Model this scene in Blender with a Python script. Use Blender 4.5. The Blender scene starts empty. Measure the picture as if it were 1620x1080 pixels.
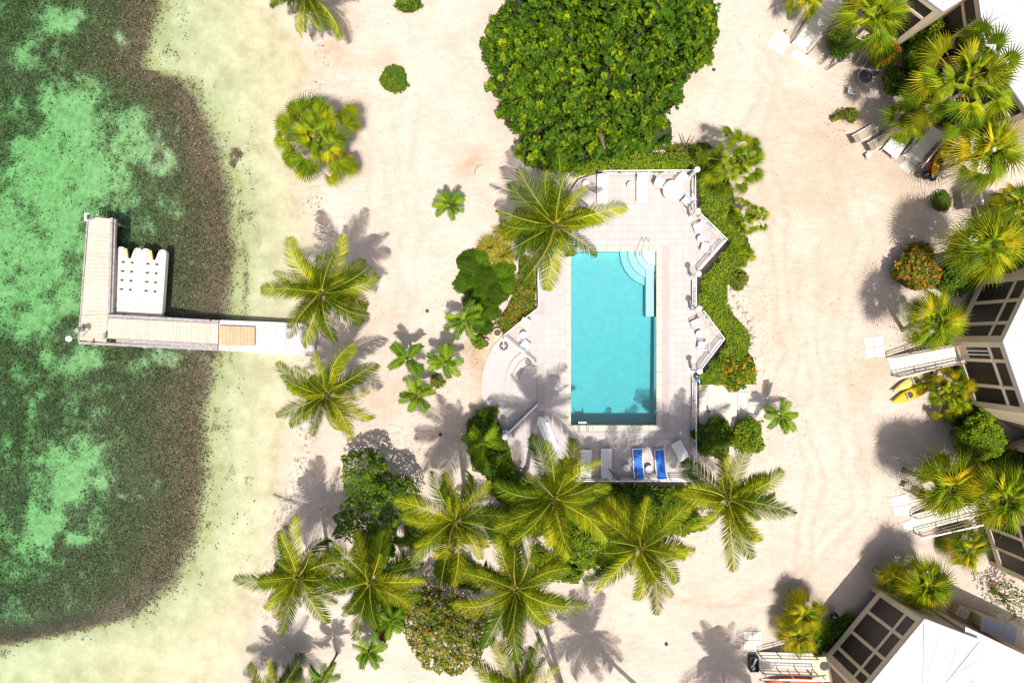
import bpy, math, random
import numpy as np
from mathutils import Matrix, Vector

# ------------------------------------------------------------------ camera, sky, sun, exposure
sc = bpy.context.scene
COL = sc.collection
H, S, CX, CY = 47.0, 23.0, 810.0, 540.0          # drone height (m), photo pixels per metre on the ground
cam = bpy.data.cameras.new('camera'); camo = bpy.data.objects.new('camera', cam); COL.objects.link(camo)
camo.location = (0, 0, H); camo.rotation_euler = (0, 0, 0)
cam.sensor_fit = 'HORIZONTAL'; cam.sensor_width = 36.0
cam.lens = 36.0 * H / (1620.0 / S); cam.clip_start = 0.5; cam.clip_end = 2000
sc.camera = camo
SUN = Vector((0.062, -0.352, 0.934)).normalized()  # towards the sun
w = bpy.data.worlds.new('World'); sc.world = w; w.use_nodes = True
nt = w.node_tree
sky = nt.nodes.new('ShaderNodeTexSky'); sky.sky_type = 'NISHITA'; sky.sun_disc = False; sky.dust_density = 4.0; sky.ozone_density = 0.4; sky.air_density = 0.8
sky.sun_elevation = math.asin(SUN.z); sky.sun_rotation = math.atan2(SUN.x, SUN.y)
bg = nt.nodes['Background']; bg.inputs['Strength'].default_value = 0.13
nt.links.new(sky.outputs['Color'], bg.inputs['Color'])
sl = bpy.data.lights.new('sun', 'SUN'); so = bpy.data.objects.new('sun', sl); COL.objects.link(so)
sl.energy = 4.7; sl.angle = math.radians(0.53); sl.color = (1.0, 0.955, 0.90)
so.rotation_euler = SUN.to_track_quat('Z', 'Y').to_euler(); so.location = (0, 0, 60)
vs = sc.view_settings; vs.view_transform = 'Standard'; vs.look = 'None'; vs.exposure = 0.46; vs.gamma = 1.0
vs.use_curve_mapping = False
sc.cycles.max_bounces = 8; sc.cycles.transparent_max_bounces = 16

rng = np.random.default_rng(7); random.seed(7)

# ------------------------------------------------------------------ helpers
def P(px, py, z=0.0):
    k = (H - z) / H
    return Vector(((px - CX) / S * k, (CY - py) / S * k, z))
def XY(px, py, z=0.0):
    p = P(px, py, z); return (p.x, p.y)

MATS = {}
def mat(name, col=(0.5, 0.5, 0.5), rough=0.6, var=0.0, scale=4.0, spec=0.3, metal=0.0, bump=0.0, bscale=20.0, obrand=0.0):
    if name in MATS: return MATS[name]
    m = bpy.data.materials.new(name); m.use_nodes = True; t = m.node_tree; b = t.nodes['Principled BSDF']
    b.inputs['Roughness'].default_value = rough; b.inputs['Metallic'].default_value = metal
    b.inputs['Specular IOR Level'].default_value = spec
    b.inputs['Base Color'].default_value = (*col, 1)
    tc = t.nodes.new('ShaderNodeTexCoord')
    last = None
    if var > 0:
        n = t.nodes.new('ShaderNodeTexNoise'); n.inputs['Scale'].default_value = scale; n.inputs['Detail'].default_value = 6
        t.links.new(tc.outputs['Object'], n.inputs['Vector'])
        r = t.nodes.new('ShaderNodeValToRGB'); r.color_ramp.elements[0].position = 0.3; r.color_ramp.elements[1].position = 0.7
        r.color_ramp.elements[0].color = (*[c * (1 - var) for c in col], 1); r.color_ramp.elements[1].color = (*[min(1, c * (1 + var)) for c in col], 1)
        t.links.new(n.outputs['Fac'], r.inputs['Fac']); last = r.outputs['Color']
    if obrand > 0:
        oi = t.nodes.new('ShaderNodeObjectInfo'); hsv = t.nodes.new('ShaderNodeHueSaturation')
        mr = t.nodes.new('ShaderNodeMapRange'); mr.inputs['To Min'].default_value = 1 - obrand; mr.inputs['To Max'].default_value = 1 + obrand
        t.links.new(oi.outputs['Random'], mr.inputs['Value']); t.links.new(mr.outputs['Result'], hsv.inputs['Value'])
        if last: t.links.new(last, hsv.inputs['Color'])
        else: hsv.inputs['Color'].default_value = (*col, 1)
        last = hsv.outputs['Color']
    if last: t.links.new(last, b.inputs['Base Color'])
    if bump > 0:
        n2 = t.nodes.new('ShaderNodeTexNoise'); n2.inputs['Scale'].default_value = bscale; n2.inputs['Detail'].default_value = 4
        t.links.new(tc.outputs['Object'], n2.inputs['Vector'])
        bp = t.nodes.new('ShaderNodeBump'); bp.inputs['Strength'].default_value = bump; bp.inputs['Distance'].default_value = 0.02
        t.links.new(n2.outputs['Fac'], bp.inputs['Height']); t.links.new(bp.outputs['Normal'], b.inputs['Normal'])
    MATS[name] = m; return m

def leafmat(name, stops, rough=0.5, trans=0.22, use='attr', spec=0.06):
    """foliage: colour ramp over a per-leaf random value (attribute rnd) or the object's random, part translucent"""
    if name in MATS: return MATS[name]
    m = bpy.data.materials.new(name); m.use_nodes = True; t = m.node_tree; b = t.nodes['Principled BSDF']; out = t.nodes['Material Output']
    at = t.nodes.new('ShaderNodeAttribute'); at.attribute_name = 'rnd'
    fac = at.outputs['Fac']
    if use == 'both':
        oi = t.nodes.new('ShaderNodeObjectInfo'); a = t.nodes.new('ShaderNodeMath'); a.operation = 'MULTIPLY_ADD'
        a.inputs[1].default_value = 0.55; c = t.nodes.new('ShaderNodeMath'); c.operation = 'MULTIPLY'; c.inputs[1].default_value = 0.45
        t.links.new(fac, c.inputs[0]); t.links.new(oi.outputs['Random'], a.inputs[0]); t.links.new(c.outputs[0], a.inputs[2]); fac = a.outputs[0]
    r = t.nodes.new('ShaderNodeValToRGB'); el = r.color_ramp.elements
    el[0].position, el[0].color = stops[0][0], (*stops[0][1], 1); el[1].position, el[1].color = stops[-1][0], (*stops[-1][1], 1)
    for p, c in stops[1:-1]:
        e = el.new(p); e.color = (*c, 1)
    t.links.new(fac, r.inputs['Fac']); t.links.new(r.outputs['Color'], b.inputs['Base Color'])
    b.inputs['Roughness'].default_value = rough; b.inputs['Specular IOR Level'].default_value = spec
    tr = t.nodes.new('ShaderNodeBsdfTranslucent'); t.links.new(r.outputs['Color'], tr.inputs['Color'])
    mx = t.nodes.new('ShaderNodeMixShader'); mx.inputs['Fac'].default_value = trans
    t.links.new(b.outputs[0], mx.inputs[1]); t.links.new(tr.outputs[0], mx.inputs[2]); t.links.new(mx.outputs[0], out.inputs['Surface'])
    MATS[name] = m; return m

OFF = {}
LABELS = {}
def tag(o, label=None, cat=None, group=None, kind=None):
    if label: o['label'] = label
    if cat: o['category'] = cat
    if group: o['group'] = group
    if kind: o['kind'] = kind
    return o
def thing(name, label, cat, loc=(0, 0, 0), rz=0.0, group=None):
    o = bpy.data.objects.new(name, None); COL.objects.link(o); o.empty_display_size = 0.2
    o.location = loc; o.rotation_euler = (0, 0, rz); OFF[o.name] = Vector(loc)
    return tag(o, label, cat, group)
def link(name, me, m, parent=None, label=None, kind=None):
    o = bpy.data.objects.new(name, me); COL.objects.link(o)
    if m is not None and len(me.materials) == 0: me.materials.append(m)
    if parent is not None:
        o.parent = parent; OFF[o.name] = OFF.get(parent.name, Vector())
    if label: o['label'] = label
    if kind: o['kind'] = kind
    return o

class MB:
    def __init__(s): s.v = []; s.f = []
    def add(s, vs, fs):
        b = len(s.v); s.v += [tuple(p) for p in vs]; s.f += [tuple(b + i for i in f) for f in fs]; return s
    def box(s, c, d, rz=0.0, M=None):
        hx, hy, hz = d[0] / 2, d[1] / 2, d[2] / 2; R = Matrix.Rotation(rz, 3, 'Z') if M is None else M
        vs = [Vector(c) + R @ Vector((x, y, z)) for x in (-hx, hx) for y in (-hy, hy) for z in (-hz, hz)]
        return s.add(vs, [(0, 1, 3, 2), (4, 6, 7, 5), (0, 4, 5, 1), (2, 3, 7, 6), (0, 2, 6, 4), (1, 5, 7, 3)])
    def bar(s, a, b, wd, ht):
        """box beam between two points, width wd across, height ht"""
        a = Vector(a); b = Vector(b); d = b - a; L = d.length; x = d.normalized()
        y = Vector((0, 0, 1)).cross(x)
        if y.length < 1e-4: y = Vector((0, 1, 0))
        y.normalize(); z = x.cross(y); M = Matrix((x, y, z)).transposed()
        return s.box((a + b) / 2, (L, wd, ht), M=M)
    def prism(s, poly, z0, z1, top=True, bottom=True):
        n = len(poly); z0 = [z0] * n if np.isscalar(z0) else z0; z1 = [z1] * n if np.isscalar(z1) else z1
        vs = [(p[0], p[1], z0[i]) for i, p in enumerate(poly)] + [(p[0], p[1], z1[i]) for i, p in enumerate(poly)]
        ar = sum(poly[i][0] * poly[(i + 1) % n][1] - poly[(i + 1) % n][0] * poly[i][1] for i in range(n))
        o = list(range(n)) if ar > 0 else list(range(n))[::-1]
        fs = [(o[i], o[(i + 1) % n], n + o[(i + 1) % n], n + o[i]) for i in range(n)]
        if top: fs.append(tuple(n + i for i in o))
        if bottom: fs.append(tuple(o[::-1]))
        return s.add(vs, fs)
    def tube(s, path, r, n=6, cap=True, closed=False):
        path = [Vector(p) for p in path]; m = len(path); r = [r] * m if np.isscalar(r) else r; vs = []
        for i, p in enumerate(path):
            if closed: d = path[(i + 1) % m] - path[i - 1]
            else: d = path[min(i + 1, m - 1)] - path[max(i - 1, 0)]
            d.normalize(); u = d.cross(Vector((0, 0, 1)))
            if u.length < 1e-3: u = Vector((1, 0, 0))
            u.normalize(); v = d.cross(u)
            vs += [p + (u * math.cos(2 * math.pi * k / n) + v * math.sin(2 * math.pi * k / n)) * r[i] for k in range(n)]
        fs = []
        for i in range(m if closed else m - 1):
            j = (i + 1) % m
            fs += [(i * n + k, i * n + (k + 1) % n, j * n + (k + 1) % n, j * n + k) for k in range(n)]
        if cap and not closed: fs += [tuple(range(n))[::-1], tuple((m - 1) * n + k for k in range(n))]
        return s.add(vs, fs)
    def lathe(s, prof, c=(0, 0, 0), n=16):
        vs = []; c = Vector(c)
        for (r, z) in prof:
            vs += [c + Vector((r * math.cos(2 * math.pi * k / n), r * math.sin(2 * math.pi * k / n), z)) for k in range(n)]
        fs = []
        for i in range(len(prof) - 1):
            fs += [(i * n + k, i * n + (k + 1) % n, (i + 1) * n + (k + 1) % n, (i + 1) * n + k) for k in range(n)]
        fs += [tuple(range(n))[::-1], tuple((len(prof) - 1) * n + k for k in range(n))]
        return s.add(vs, fs)
    def mesh(s, name, off=None):
        me = bpy.data.meshes.new(name)
        v = s.v if off is None else [(p[0] - off[0], p[1] - off[1], p[2] - off[2]) for p in s.v]
        me.from_pydata(v, [], s.f); me.update(); return me
    def build(s, name, m, parent=None, label=None, kind=None, world=False, smooth=False, bevel=0.0):
        me = s.mesh(name, OFF.get(parent.name) if (world and parent is not None) else None)
        if smooth: me.polygons.foreach_set('use_smooth', [True] * len(me.polygons))
        o = link(name, me, m, parent, label, kind)
        if bevel > 0:
            md = o.modifiers.new('bevel', 'BEVEL'); md.width = bevel; md.segments = 2; md.limit_method = 'ANGLE'
        return o

def copy_tree(o, parent=None):
    c = o.copy(); COL.objects.link(c); c.parent = parent; OFF[c.name] = OFF.get(o.name, Vector())
    for ch in o.children: copy_tree(ch, c)
    return c

# numpy value noise
def vnoise(x, y, seed=0):
    r = np.random.default_rng(seed).random((256, 256)); xi = np.floor(x).astype(int); yi = np.floor(y).astype(int)
    fx = x - xi; fy = y - yi; fx = fx * fx * (3 - 2 * fx); fy = fy * fy * (3 - 2 * fy)
    a = r[xi % 256, yi % 256]; b = r[(xi + 1) % 256, yi % 256]; c = r[xi % 256, (yi + 1) % 256]; d = r[(xi + 1) % 256, (yi + 1) % 256]
    return (a * (1 - fx) + b * fx) * (1 - fy) + (c * (1 - fx) + d * fx) * fy
def fbm(x, y, seed=0, o=5):
    t = 0; amp = 0.5; f = 1.0
    for i in range(o):
        t = t + amp * vnoise(x * f + 17 * i, y * f + 31 * i, seed + i); amp *= 0.5; f *= 2.03
    return t
def sstep(a, b, x):
    t = np.clip((x - a) / (b - a), 0, 1); return t * t * (3 - 2 * t)
def inpoly(px, py, poly):
    ins = np.zeros(px.shape, bool); n = len(poly)
    for i in range(n):
        x1, y1 = poly[i]; x2, y2 = poly[(i + 1) % n]
        c = ((y1 > py) != (y2 > py)) & (px < (x2 - x1) * (py - y1) / ((y2 - y1) if y2 != y1 else 1e-9) + x1); ins ^= c
    return ins
def edgedist(px, py, poly):
    d = np.full(px.shape, 1e9); n = len(poly)
    for i in range(n):
        x1, y1 = poly[i]; x2, y2 = poly[(i + 1) % n]; dx, dy = x2 - x1, y2 - y1
        t = np.clip(((px - x1) * dx + (py - y1) * dy) / (dx * dx + dy * dy + 1e-9), 0, 1)
        d = np.minimum(d, np.hypot(px - x1 - t * dx, py - y1 - t * dy))
    return d

# ------------------------------------------------------------------ ground: sand, beach and seabed in one sheet
DZ = 0.5                                             # pool deck level
SEA = -0.25
ey = [-300, 0, 60, 100, 118, 150, 200, 300, 400, 480, 560, 650, 750, 850, 920, 980, 1010, 1030, 1100, 1400]
ex = [260, 250, 238, 226, 280, 312, 335, 362, 372, 366, 342, 322, 328, 312, 280, 215, 90, -20, -120, -300]
sy = [-300, 0, 60, 110, 200, 300, 400, 500, 600, 700, 800, 900, 1000, 1080, 1400]
sx = [400, 425, 462, 480, 440, 470, 476, 462, 452, 446, 430, 412, 385, 360, 250]
gx = np.concatenate([[-420, -200, -110, -65, -48], np.arange(-40, -12, 0.16), np.arange(-12, 40, 0.2), [48, 65, 110, 200, 420]])
gy = np.concatenate([[-420, -200, -100, -60, -40], np.arange(-30, 30, 0.2), [34, 45, 70, 110, 200, 420]])
X, Y = np.meshgrid(gx, gy); nx, ny = len(gx), len(gy)
px = X * S + CX; py = CY - Y * S
nE = (fbm(px / 40, py / 40, 3) - 0.5) * 18 + (fbm(px / 7, py / 7, 4) - 0.5) * 9
xe = np.interp(py, ey, ex) + nE; xs = np.interp(py, sy, sx) + (fbm(px / 60, py / 60, 9) - 0.5) * 30
t = np.clip((xs - px) / np.maximum(xs - xe, 20), -3, 1)
Z = np.where(t < 0, np.minimum(0.0, SEA + 0.25 * np.clip(-(xs - px) / 60, 0, 1)), SEA - 0.34 * t)
dp = np.clip((xe - px) / S, 0, 100)
Z = Z - 0.65 * sstep(0, 6.0, dp) - 0.5 * sstep(1, 14, dp) - 1.5 * sstep(14, 80, dp)
Z = Z + (fbm(X * 0.9, Y * 0.9, 21) - 0.5) * 0.05 * (t < 0.2) + (fbm(X * 0.6, Y * 0.6, 22) - 0.5) * 0.25 * sstep(0, 2, dp)
# where seagrass grows: everywhere past the edge but for bare sand patches
patch = [(90, 170, 60, 55, 1), (40, 250, 60, 80, 1), (130, 260, 60, 70, .9), (200, 215, 45, 40, .8), (245, 250, 34, 38, .8), (80, 18, 34, 24, .9),
         (183, 58, 17, 15, .75), (20, 60, 26, 40, .5), (10, 400, 80, 110, 1), (70, 340, 60, 60, .9), (95, 470, 45, 60, .8), (20, 500, 50, 40, .9), (250, 320, 50, 24, .45),
         (215, 345, 40, 30, .5), (320, 405, 22, 18, .35), (270, 185, 17, 20, .4), (240, 574, 95, 22, .75), (90, 570, 60, 26, .7), (100, 640, 50, 40, .5), (80, 745, 66, 60, .95),
         (130, 770, 30, 50, .6), (40, 850, 46, 50, .9), (105, 872, 20, 14, .8), (222, 765, 13, 14, .5), (200, 670, 40, 34, .28), (20, 640, 30, 40, .5), (150, 330, 60, 40, .6), (310, 300, 30, 12, .3)]
br = np.zeros_like(px)
wx = px + (fbm(px / 40, py / 40, 40) - 0.5) * 60; wy = py + (fbm(px / 40, py / 40, 50) - 0.5) * 60
for (cx, cy, rx, ry, s_) in patch:
    br = np.maximum(br, s_ * np.exp(-(((wx - cx) / rx) ** 2 + ((wy - cy) / ry) ** 2)))
mott = fbm(px / 22, py / 22, 60)
grass = sstep(-12.0, 24, xe - px) * (1 - sstep(-0.05, 1.05, br * 1.3 + (mott - 0.5) * 1.5 - 0.45 * sstep(150, 30, xe - px) + (fbm(px / 60, py / 60, 65) - .5) * .7 + (fbm(px / 7, py / 7, 66) - .5) * .8))
grass = np.maximum(grass, 0.75 * sstep(0.60, 0.68, fbm(px / 14, py / 14, 70)) * np.exp(-((px - 372) / 26) ** 2 - ((py - 262) / 48) ** 2) * 2.2)   # weed by the shore
grass = np.maximum(grass, 0.5 * sstep(0.50, 0.75, fbm(px / 12, py / 26, 71)) * sstep(80, 0, px - xe) * (px > xe))
grass = np.maximum(grass, 0.4 * sstep(0.52, 0.72, fbm(px / 9, py / 9, 73)) * np.exp(-((px - 392) / 13) ** 2 - ((py - 770) / 60) ** 2))
grass = np.clip(grass, 0, 1)
tan_ = np.zeros_like(px)
for (cx, cy, rx, ry, s_) in [(520, 85, 60, 20, .6), (610, 95, 25, 18, .5), (535, 20, 20, 40, .6), (745, 262, 30, 26, .8), (1330, 240, 130, 90, .55), (1290, 300, 120, 60, .5), (1420, 280, 70, 60, .6),
                             (1370, 590, 30, 60, .7), (1300, 420, 90, 90, .3), (560, 500, 50, 40, .4), (600, 630, 40, 30, .5), (640, 900, 60, 60, .4), (755, 560, 16, 60, 1.1), (765, 640, 14, 50, .8), (470, 500, 26, 20, 1.0), (480, 395, 20, 40, .4),
                             (560, 660, 60, 60, .25), (1230, 480, 60, 120, .25), (1100, 930, 120, 60, .15), (830, 75, 40, 10, .3)]:
    tan_ = np.maximum(tan_, s_ * np.exp(-(((wx - cx) / rx) ** 2 + ((wy - cy) / ry) ** 2)))
tan_ = np.clip(tan_ * (0.35 + 1.3 * fbm(px / 16, py / 16, 80)), 0, 1)
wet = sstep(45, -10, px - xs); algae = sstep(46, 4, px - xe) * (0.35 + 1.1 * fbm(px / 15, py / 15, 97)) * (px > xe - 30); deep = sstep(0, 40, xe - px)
def lines(pts, wd, sx_=px, sy_=py):
    m = np.zeros_like(px)
    for (x1, y1), (x2, y2) in zip(pts[:-1], pts[1:]):
        tt = np.clip(((sx_ - x1) * (x2 - x1) + (sy_ - y1) * (y2 - y1)) / ((x2 - x1) ** 2 + (y2 - y1) ** 2), 0, 1); m = np.maximum(m, np.exp(-(((sx_ - x1 - tt * (x2 - x1)) ** 2 + (sy_ - y1 - tt * (y2 - y1)) ** 2) / wd ** 2)))
    return m
track = np.zeros_like(px)
for a_, pts in ((.8, [(1205, 130), (1190, 210), (1225, 330), (1240, 470), (1245, 620), (1290, 740), (1270, 900), (1150, 960), (1000, 940)]), (.6, [(1180, 60), (1240, 180), (1330, 250), (1360, 380), (1330, 520), (1335, 680), (1360, 800), (1250, 930)]), (.5, [(1280, 390), (1290, 640)]), (.45, [(640, 150), (650, 320), (640, 480), (590, 640)]), (.4, [(560, 120), (600, 300), (620, 520)])):
    for off in (-13, 13): track = np.maximum(track, a_ * lines([(x_ + off, y_) for x_, y_ in pts], 4.5, px + (fbm(px / 50, py / 50, 93) - .5) * 40, py))
pool_px = [(894, 389), (1046, 389), (1048, 681), (896, 681)]
idx = np.arange(nx * ny).reshape(ny, nx)
q = np.stack([idx[:-1, :-1], idx[:-1, 1:], idx[1:, 1:], idx[1:, :-1]], -1).reshape(-1, 4)
cxm = (px[:-1, :-1] + px[1:, 1:]).ravel() / 2; cym = (py[:-1, :-1] + py[1:, 1:]).ravel() / 2
q = q[~inpoly(cxm, cym, pool_px)]
def np_mesh(name, V, Fq, attrs=None, k=4, smooth=False):
    me = bpy.data.meshes.new(name); V = np.asarray(V, np.float32); Fq = np.asarray(Fq, np.int32)
    me.vertices.add(len(V)); me.vertices.foreach_set('co', V.ravel()); nf = len(Fq)
    me.loops.add(nf * k); me.loops.foreach_set('vertex_index', Fq.ravel()); me.polygons.add(nf)
    me.polygons.foreach_set('loop_start', np.arange(nf, dtype=np.int32) * k)
    me.polygons.foreach_set('use_smooth', np.full(nf, smooth))
    for nme, a in (attrs or {}).items():
        at = me.attributes.new(nme, 'FLOAT', 'POINT'); at.data.foreach_set('value', np.asarray(a, np.float32).ravel())
    me.update(calc_edges=True); me.validate(); return me
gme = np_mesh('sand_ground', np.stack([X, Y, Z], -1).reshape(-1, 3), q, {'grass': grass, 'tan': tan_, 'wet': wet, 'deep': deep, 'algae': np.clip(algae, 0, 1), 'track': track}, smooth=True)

def ground_mat():
    m = bpy.data.materials.new('sand_and_seabed'); m.use_nodes = True; t = m.node_tree; b = t.nodes['Principled BSDF']; L = t.links.new
    tc = t.nodes.new('ShaderNodeTexCoord')
    def noise(scale, detail=6, rough=0.6, vec=None):
        n = t.nodes.new('ShaderNodeTexNoise'); n.inputs['Scale'].default_value = scale; n.inputs['Detail'].default_value = detail; n.inputs['Roughness'].default_value = rough
        L(vec or tc.outputs['Object'], n.inputs['Vector']); return n.outputs['Fac']
    def ramp(f, a, b_, ca=(0, 0, 0), cb=(1, 1, 1)):
        r = t.nodes.new('ShaderNodeValToRGB'); e = r.color_ramp.elements; e[0].position = a; e[1].position = b_; e[0].color = (*ca, 1); e[1].color = (*cb, 1); L(f, r.inputs['Fac']); return r.outputs['Color']
    def attr(n):
        a = t.nodes.new('ShaderNodeAttribute'); a.attribute_name = n; return a.outputs['Fac']
    def mix(f, a, b_):
        x = t.nodes.new('ShaderNodeMix'); x.data_type = 'RGBA'
        for sock, v in ((x.inputs[0], f), (x.inputs[6], a), (x.inputs[7], b_)):
            if isinstance(v, (int, float)): sock.default_value = v
            elif isinstance(v, tuple): sock.default_value = (*v, 1)
            else: L(v, sock)
        return x.outputs[2]
    def mth(op, a, b_):
        x = t.nodes.new('ShaderNodeMath'); x.operation = op
        for i, v in enumerate((a, b_)):
            if isinstance(v, (int, float)): x.inputs[i].default_value = v
            else: L(v, x.inputs[i])
        return x.outputs[0]
    sand = ramp(noise(0.35, 8, 0.65), 0.30, 0.70, (0.435, 0.36, 0.295), (0.525, 0.455, 0.39))
    sand = mix(mth('MULTIPLY', attr('tan'), 0.8), sand, (0.36, 0.265, 0.165))
    sp = ramp(noise(4.5, 10, 0.82), 0.30, 0.56, (0.70, 0.65, 0.60), (1, 1, 1))
    mm = t.nodes.new('ShaderNodeMix'); mm.data_type = 'RGBA'; mm.blend_type = 'MULTIPLY'; mm.inputs[0].default_value = 0.7; L(sand, mm.inputs[6]); L(sp, mm.inputs[7]); sand = mm.outputs[2]
    # raked and driven streaks
    mp = t.nodes.new('ShaderNodeMapping'); mp.inputs['Scale'].default_value = (0.55, 1.5, 1); mp.inputs['Rotation'].default_value = (0, 0, math.radians(62)); L(tc.outputs['Object'], mp.inputs['Vector'])
    st = ramp(noise(1.6, 5, 0.6, mp.outputs['Vector']), 0.3, 0.6, (0.88, 0.85, 0.81), (1, 1, 1))
    m2 = t.nodes.new('ShaderNodeMix'); m2.data_type = 'RGBA'; m2.blend_type = 'MULTIPLY'; m2.inputs[0].default_value = 0.6; L(sand, m2.inputs[6]); L(st, m2.inputs[7]); sand = m2.outputs[2]
    wetc = ramp(noise(0.7, 10, 0.72), 0.35, 0.7, (0.30, 0.275, 0.175), (0.46, 0.415, 0.315))
    bed = mix(attr('wet'), sand, wetc)
    gr = ramp(noise(6.0, 11, 0.9), 0.36, 0.66, (0.016, 0.010, 0.010), (0.25, 0.135, 0.105))
    gr = mix(ramp(noise(0.7, 6, 0.7), 0.40, 0.70), gr, (0.06, 0.042, 0.025))
    gm = mth('ADD', attr('grass'), mth('MULTIPLY', mth('SUBTRACT', noise(3.0, 10, 0.82), 0.5), 1.3))
    gm = ramp(gm, 0.05, 0.98)
    gm2 = t.nodes.new('ShaderNodeMath'); gm2.operation = 'MULTIPLY'; L(gm, gm2.inputs[0]); L(ramp(attr('grass'), 0.02, 0.25), gm2.inputs[1])
    bed = mix(mth('MULTIPLY', attr('algae'), ramp(noise(2.0, 9, 0.8), 0.32, 0.66)), bed, (0.24, 0.215, 0.075))
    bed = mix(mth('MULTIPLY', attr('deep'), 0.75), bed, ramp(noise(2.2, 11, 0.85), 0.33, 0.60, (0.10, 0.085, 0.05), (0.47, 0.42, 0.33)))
    full = mix(gm2.outputs[0], bed, gr)
    full = mix(mth('MULTIPLY', attr('track'), ramp(noise(1.5, 6, 0.7), 0.3, 0.7)), full, (0.33, 0.25, 0.185))
    L(full, b.inputs['Base Color'])
    b.inputs['Roughness'].default_value = 0.95; b.inputs['Specular IOR Level'].default_value = 0.1
    bp = t.nodes.new('ShaderNodeBump'); bp.inputs['Strength'].default_value = 0.7; bp.inputs['Distance'].default_value = 0.06
    L(mth('ADD', noise(6.0, 8, 0.7), mth('MULTIPLY', noise(1.6, 5, 0.6, mp.outputs['Vector']), 0.25)), bp.inputs['Height']); L(bp.outputs['Normal'], b.inputs['Normal'])
    return m
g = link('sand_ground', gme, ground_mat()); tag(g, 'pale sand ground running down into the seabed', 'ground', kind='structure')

def water_mat(name, dens, col, rough, bscale, bstr, streak=False):
    m = bpy.data.materials.new(name); m.use_nodes = True; t = m.node_tree; t.nodes.remove(t.nodes['Principled BSDF']); out = t.nodes['Material Output']; L = t.links.new
    tr = t.nodes.new('ShaderNodeBsdfTransparent'); gl = t.nodes.new('ShaderNodeBsdfGlossy'); gl.inputs['Roughness'].default_value = rough
    fr = t.nodes.new('ShaderNodeFresnel'); fr.inputs['IOR'].default_value = 1.33; mx = t.nodes.new('ShaderNodeMixShader')
    tc = t.nodes.new('ShaderNodeTexCoord'); n = t.nodes.new('ShaderNodeTexNoise'); n.inputs['Scale'].default_value = bscale; n.inputs['Detail'].default_value = 3
    L(tc.outputs['Object'], n.inputs['Vector']); bp = t.nodes.new('ShaderNodeBump'); bp.inputs['Strength'].default_value = bstr; bp.inputs['Distance'].default_value = 0.05
    L(n.outputs['Fac'], bp.inputs['Height']); L(bp.outputs['Normal'], gl.inputs['Normal'])
    if streak:      # wind-ruffled bands are rougher
        n2 = t.nodes.new('ShaderNodeTexNoise'); n2.inputs['Scale'].default_value = 0.12; n2.inputs['Detail'].default_value = 4; L(tc.outputs['Object'], n2.inputs['Vector'])
        mr = t.nodes.new('ShaderNodeMapRange'); mr.inputs['From Min'].default_value = 0.42; mr.inputs['From Max'].default_value = 0.66; mr.inputs['To Min'].default_value = 0.12; mr.inputs['To Max'].default_value = 0.5
        L(n2.outputs['Fac'], mr.inputs['Value']); L(mr.outputs['Result'], gl.inputs['Roughness'])
    L(fr.outputs[0], mx.inputs['Fac']); L(tr.outputs[0], mx.inputs[1]); L(gl.outputs[0], mx.inputs[2]); L(mx.outputs[0], out.inputs['Surface'])
    va = t.nodes.new('ShaderNodeVolumeAbsorption'); va.inputs['Density'].default_value = dens; va.inputs['Color'].default_value = (*col, 1); L(va.outputs[0], out.inputs['Volume'])
    return m
sea = MB().box((-210 - 9, 0, (SEA - 9) / 2), (420, 840, 9 + SEA)).build('sea', water_mat('sea_water', 0.50, (0.28, 0.885, 0.45), 0.2, 2.2, 0.25, True))
tag(sea, 'clear shallow green sea along the beach', 'sea', kind='structure')

# ------------------------------------------------------------------ pool deck, pool and terrace
white = mat('white_paint', (0.78, 0.77, 0.75), 0.45, 0.05, 3)
white_m = mat('white_metal', (0.76, 0.76, 0.76), 0.35, 0.0)
tile_m = mat('deck_tile', (0.395, 0.352, 0.332), 0.7, 0.10, 9, obrand=0.05)
grout = mat('deck_concrete', (0.345, 0.30, 0.28), 0.8, 0.06, 3, bump=0.1)
cop_m = mat('coping_stone', (0.41, 0.375, 0.315), 0.7, 0.05, 4)
plaster = mat('pool_plaster', (0.44, 0.44, 0.445), 0.7, 0.06, 2.2)
mosaic = mat('terrace_mosaic', (0.40, 0.36, 0.34), 0.8, 0.16, 14)
deck_px = [(950, 273), (1096, 271), (1097, 337), (1103, 341), (1147, 382), (1101, 433), (1097, 437), (1097, 486), (1106, 490), (1143, 536), (1100, 588), (1097, 592),
           (1097, 758), (845, 758), (797, 689), (850, 637), (850, 577), (795, 531), (850, 488), (848, 402), (888, 385), (898, 310), (915, 284)]
PX0, PX1, PY0, PY1 = 902.5, 1039, 397, 673
deck = [XY(a, b, DZ) for a, b in deck_px]
pc = [XY(PX0, PY0, DZ), XY(PX1, PY0, DZ), XY(PX1, PY1, DZ), XY(PX0, PY1, DZ)]
import bmesh
def slab_with_hole(outer, hole, z0, z1):
    bm = bmesh.new(); eo = []
    def ring(pts):
        vs = [bm.verts.new((p[0], p[1], z1)) for p in pts]; return [bm.edges.new((vs[i], vs[(i + 1) % len(vs)])) for i in range(len(vs))]
    es = ring(outer) + ring(hole)
    bmesh.ops.triangle_fill(bm, use_beauty=True, use_dissolve=False, edges=es)
    bmesh.ops.recalc_face_normals(bm, faces=bm.faces[:])
    for f in bm.faces:
        if f.normal.z < 0: f.normal_flip()
    me = bpy.data.meshes.new('pool_deck'); bm.to_mesh(me); bm.free(); return me
W2 = 0.36
cpo = [(pc[0][0] - W2, pc[0][1] + W2), (pc[1][0] + W2, pc[1][1] + W2), (pc[2][0] + W2, pc[2][1] - W2), (pc[3][0] - W2, pc[3][1] - W2)]
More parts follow.
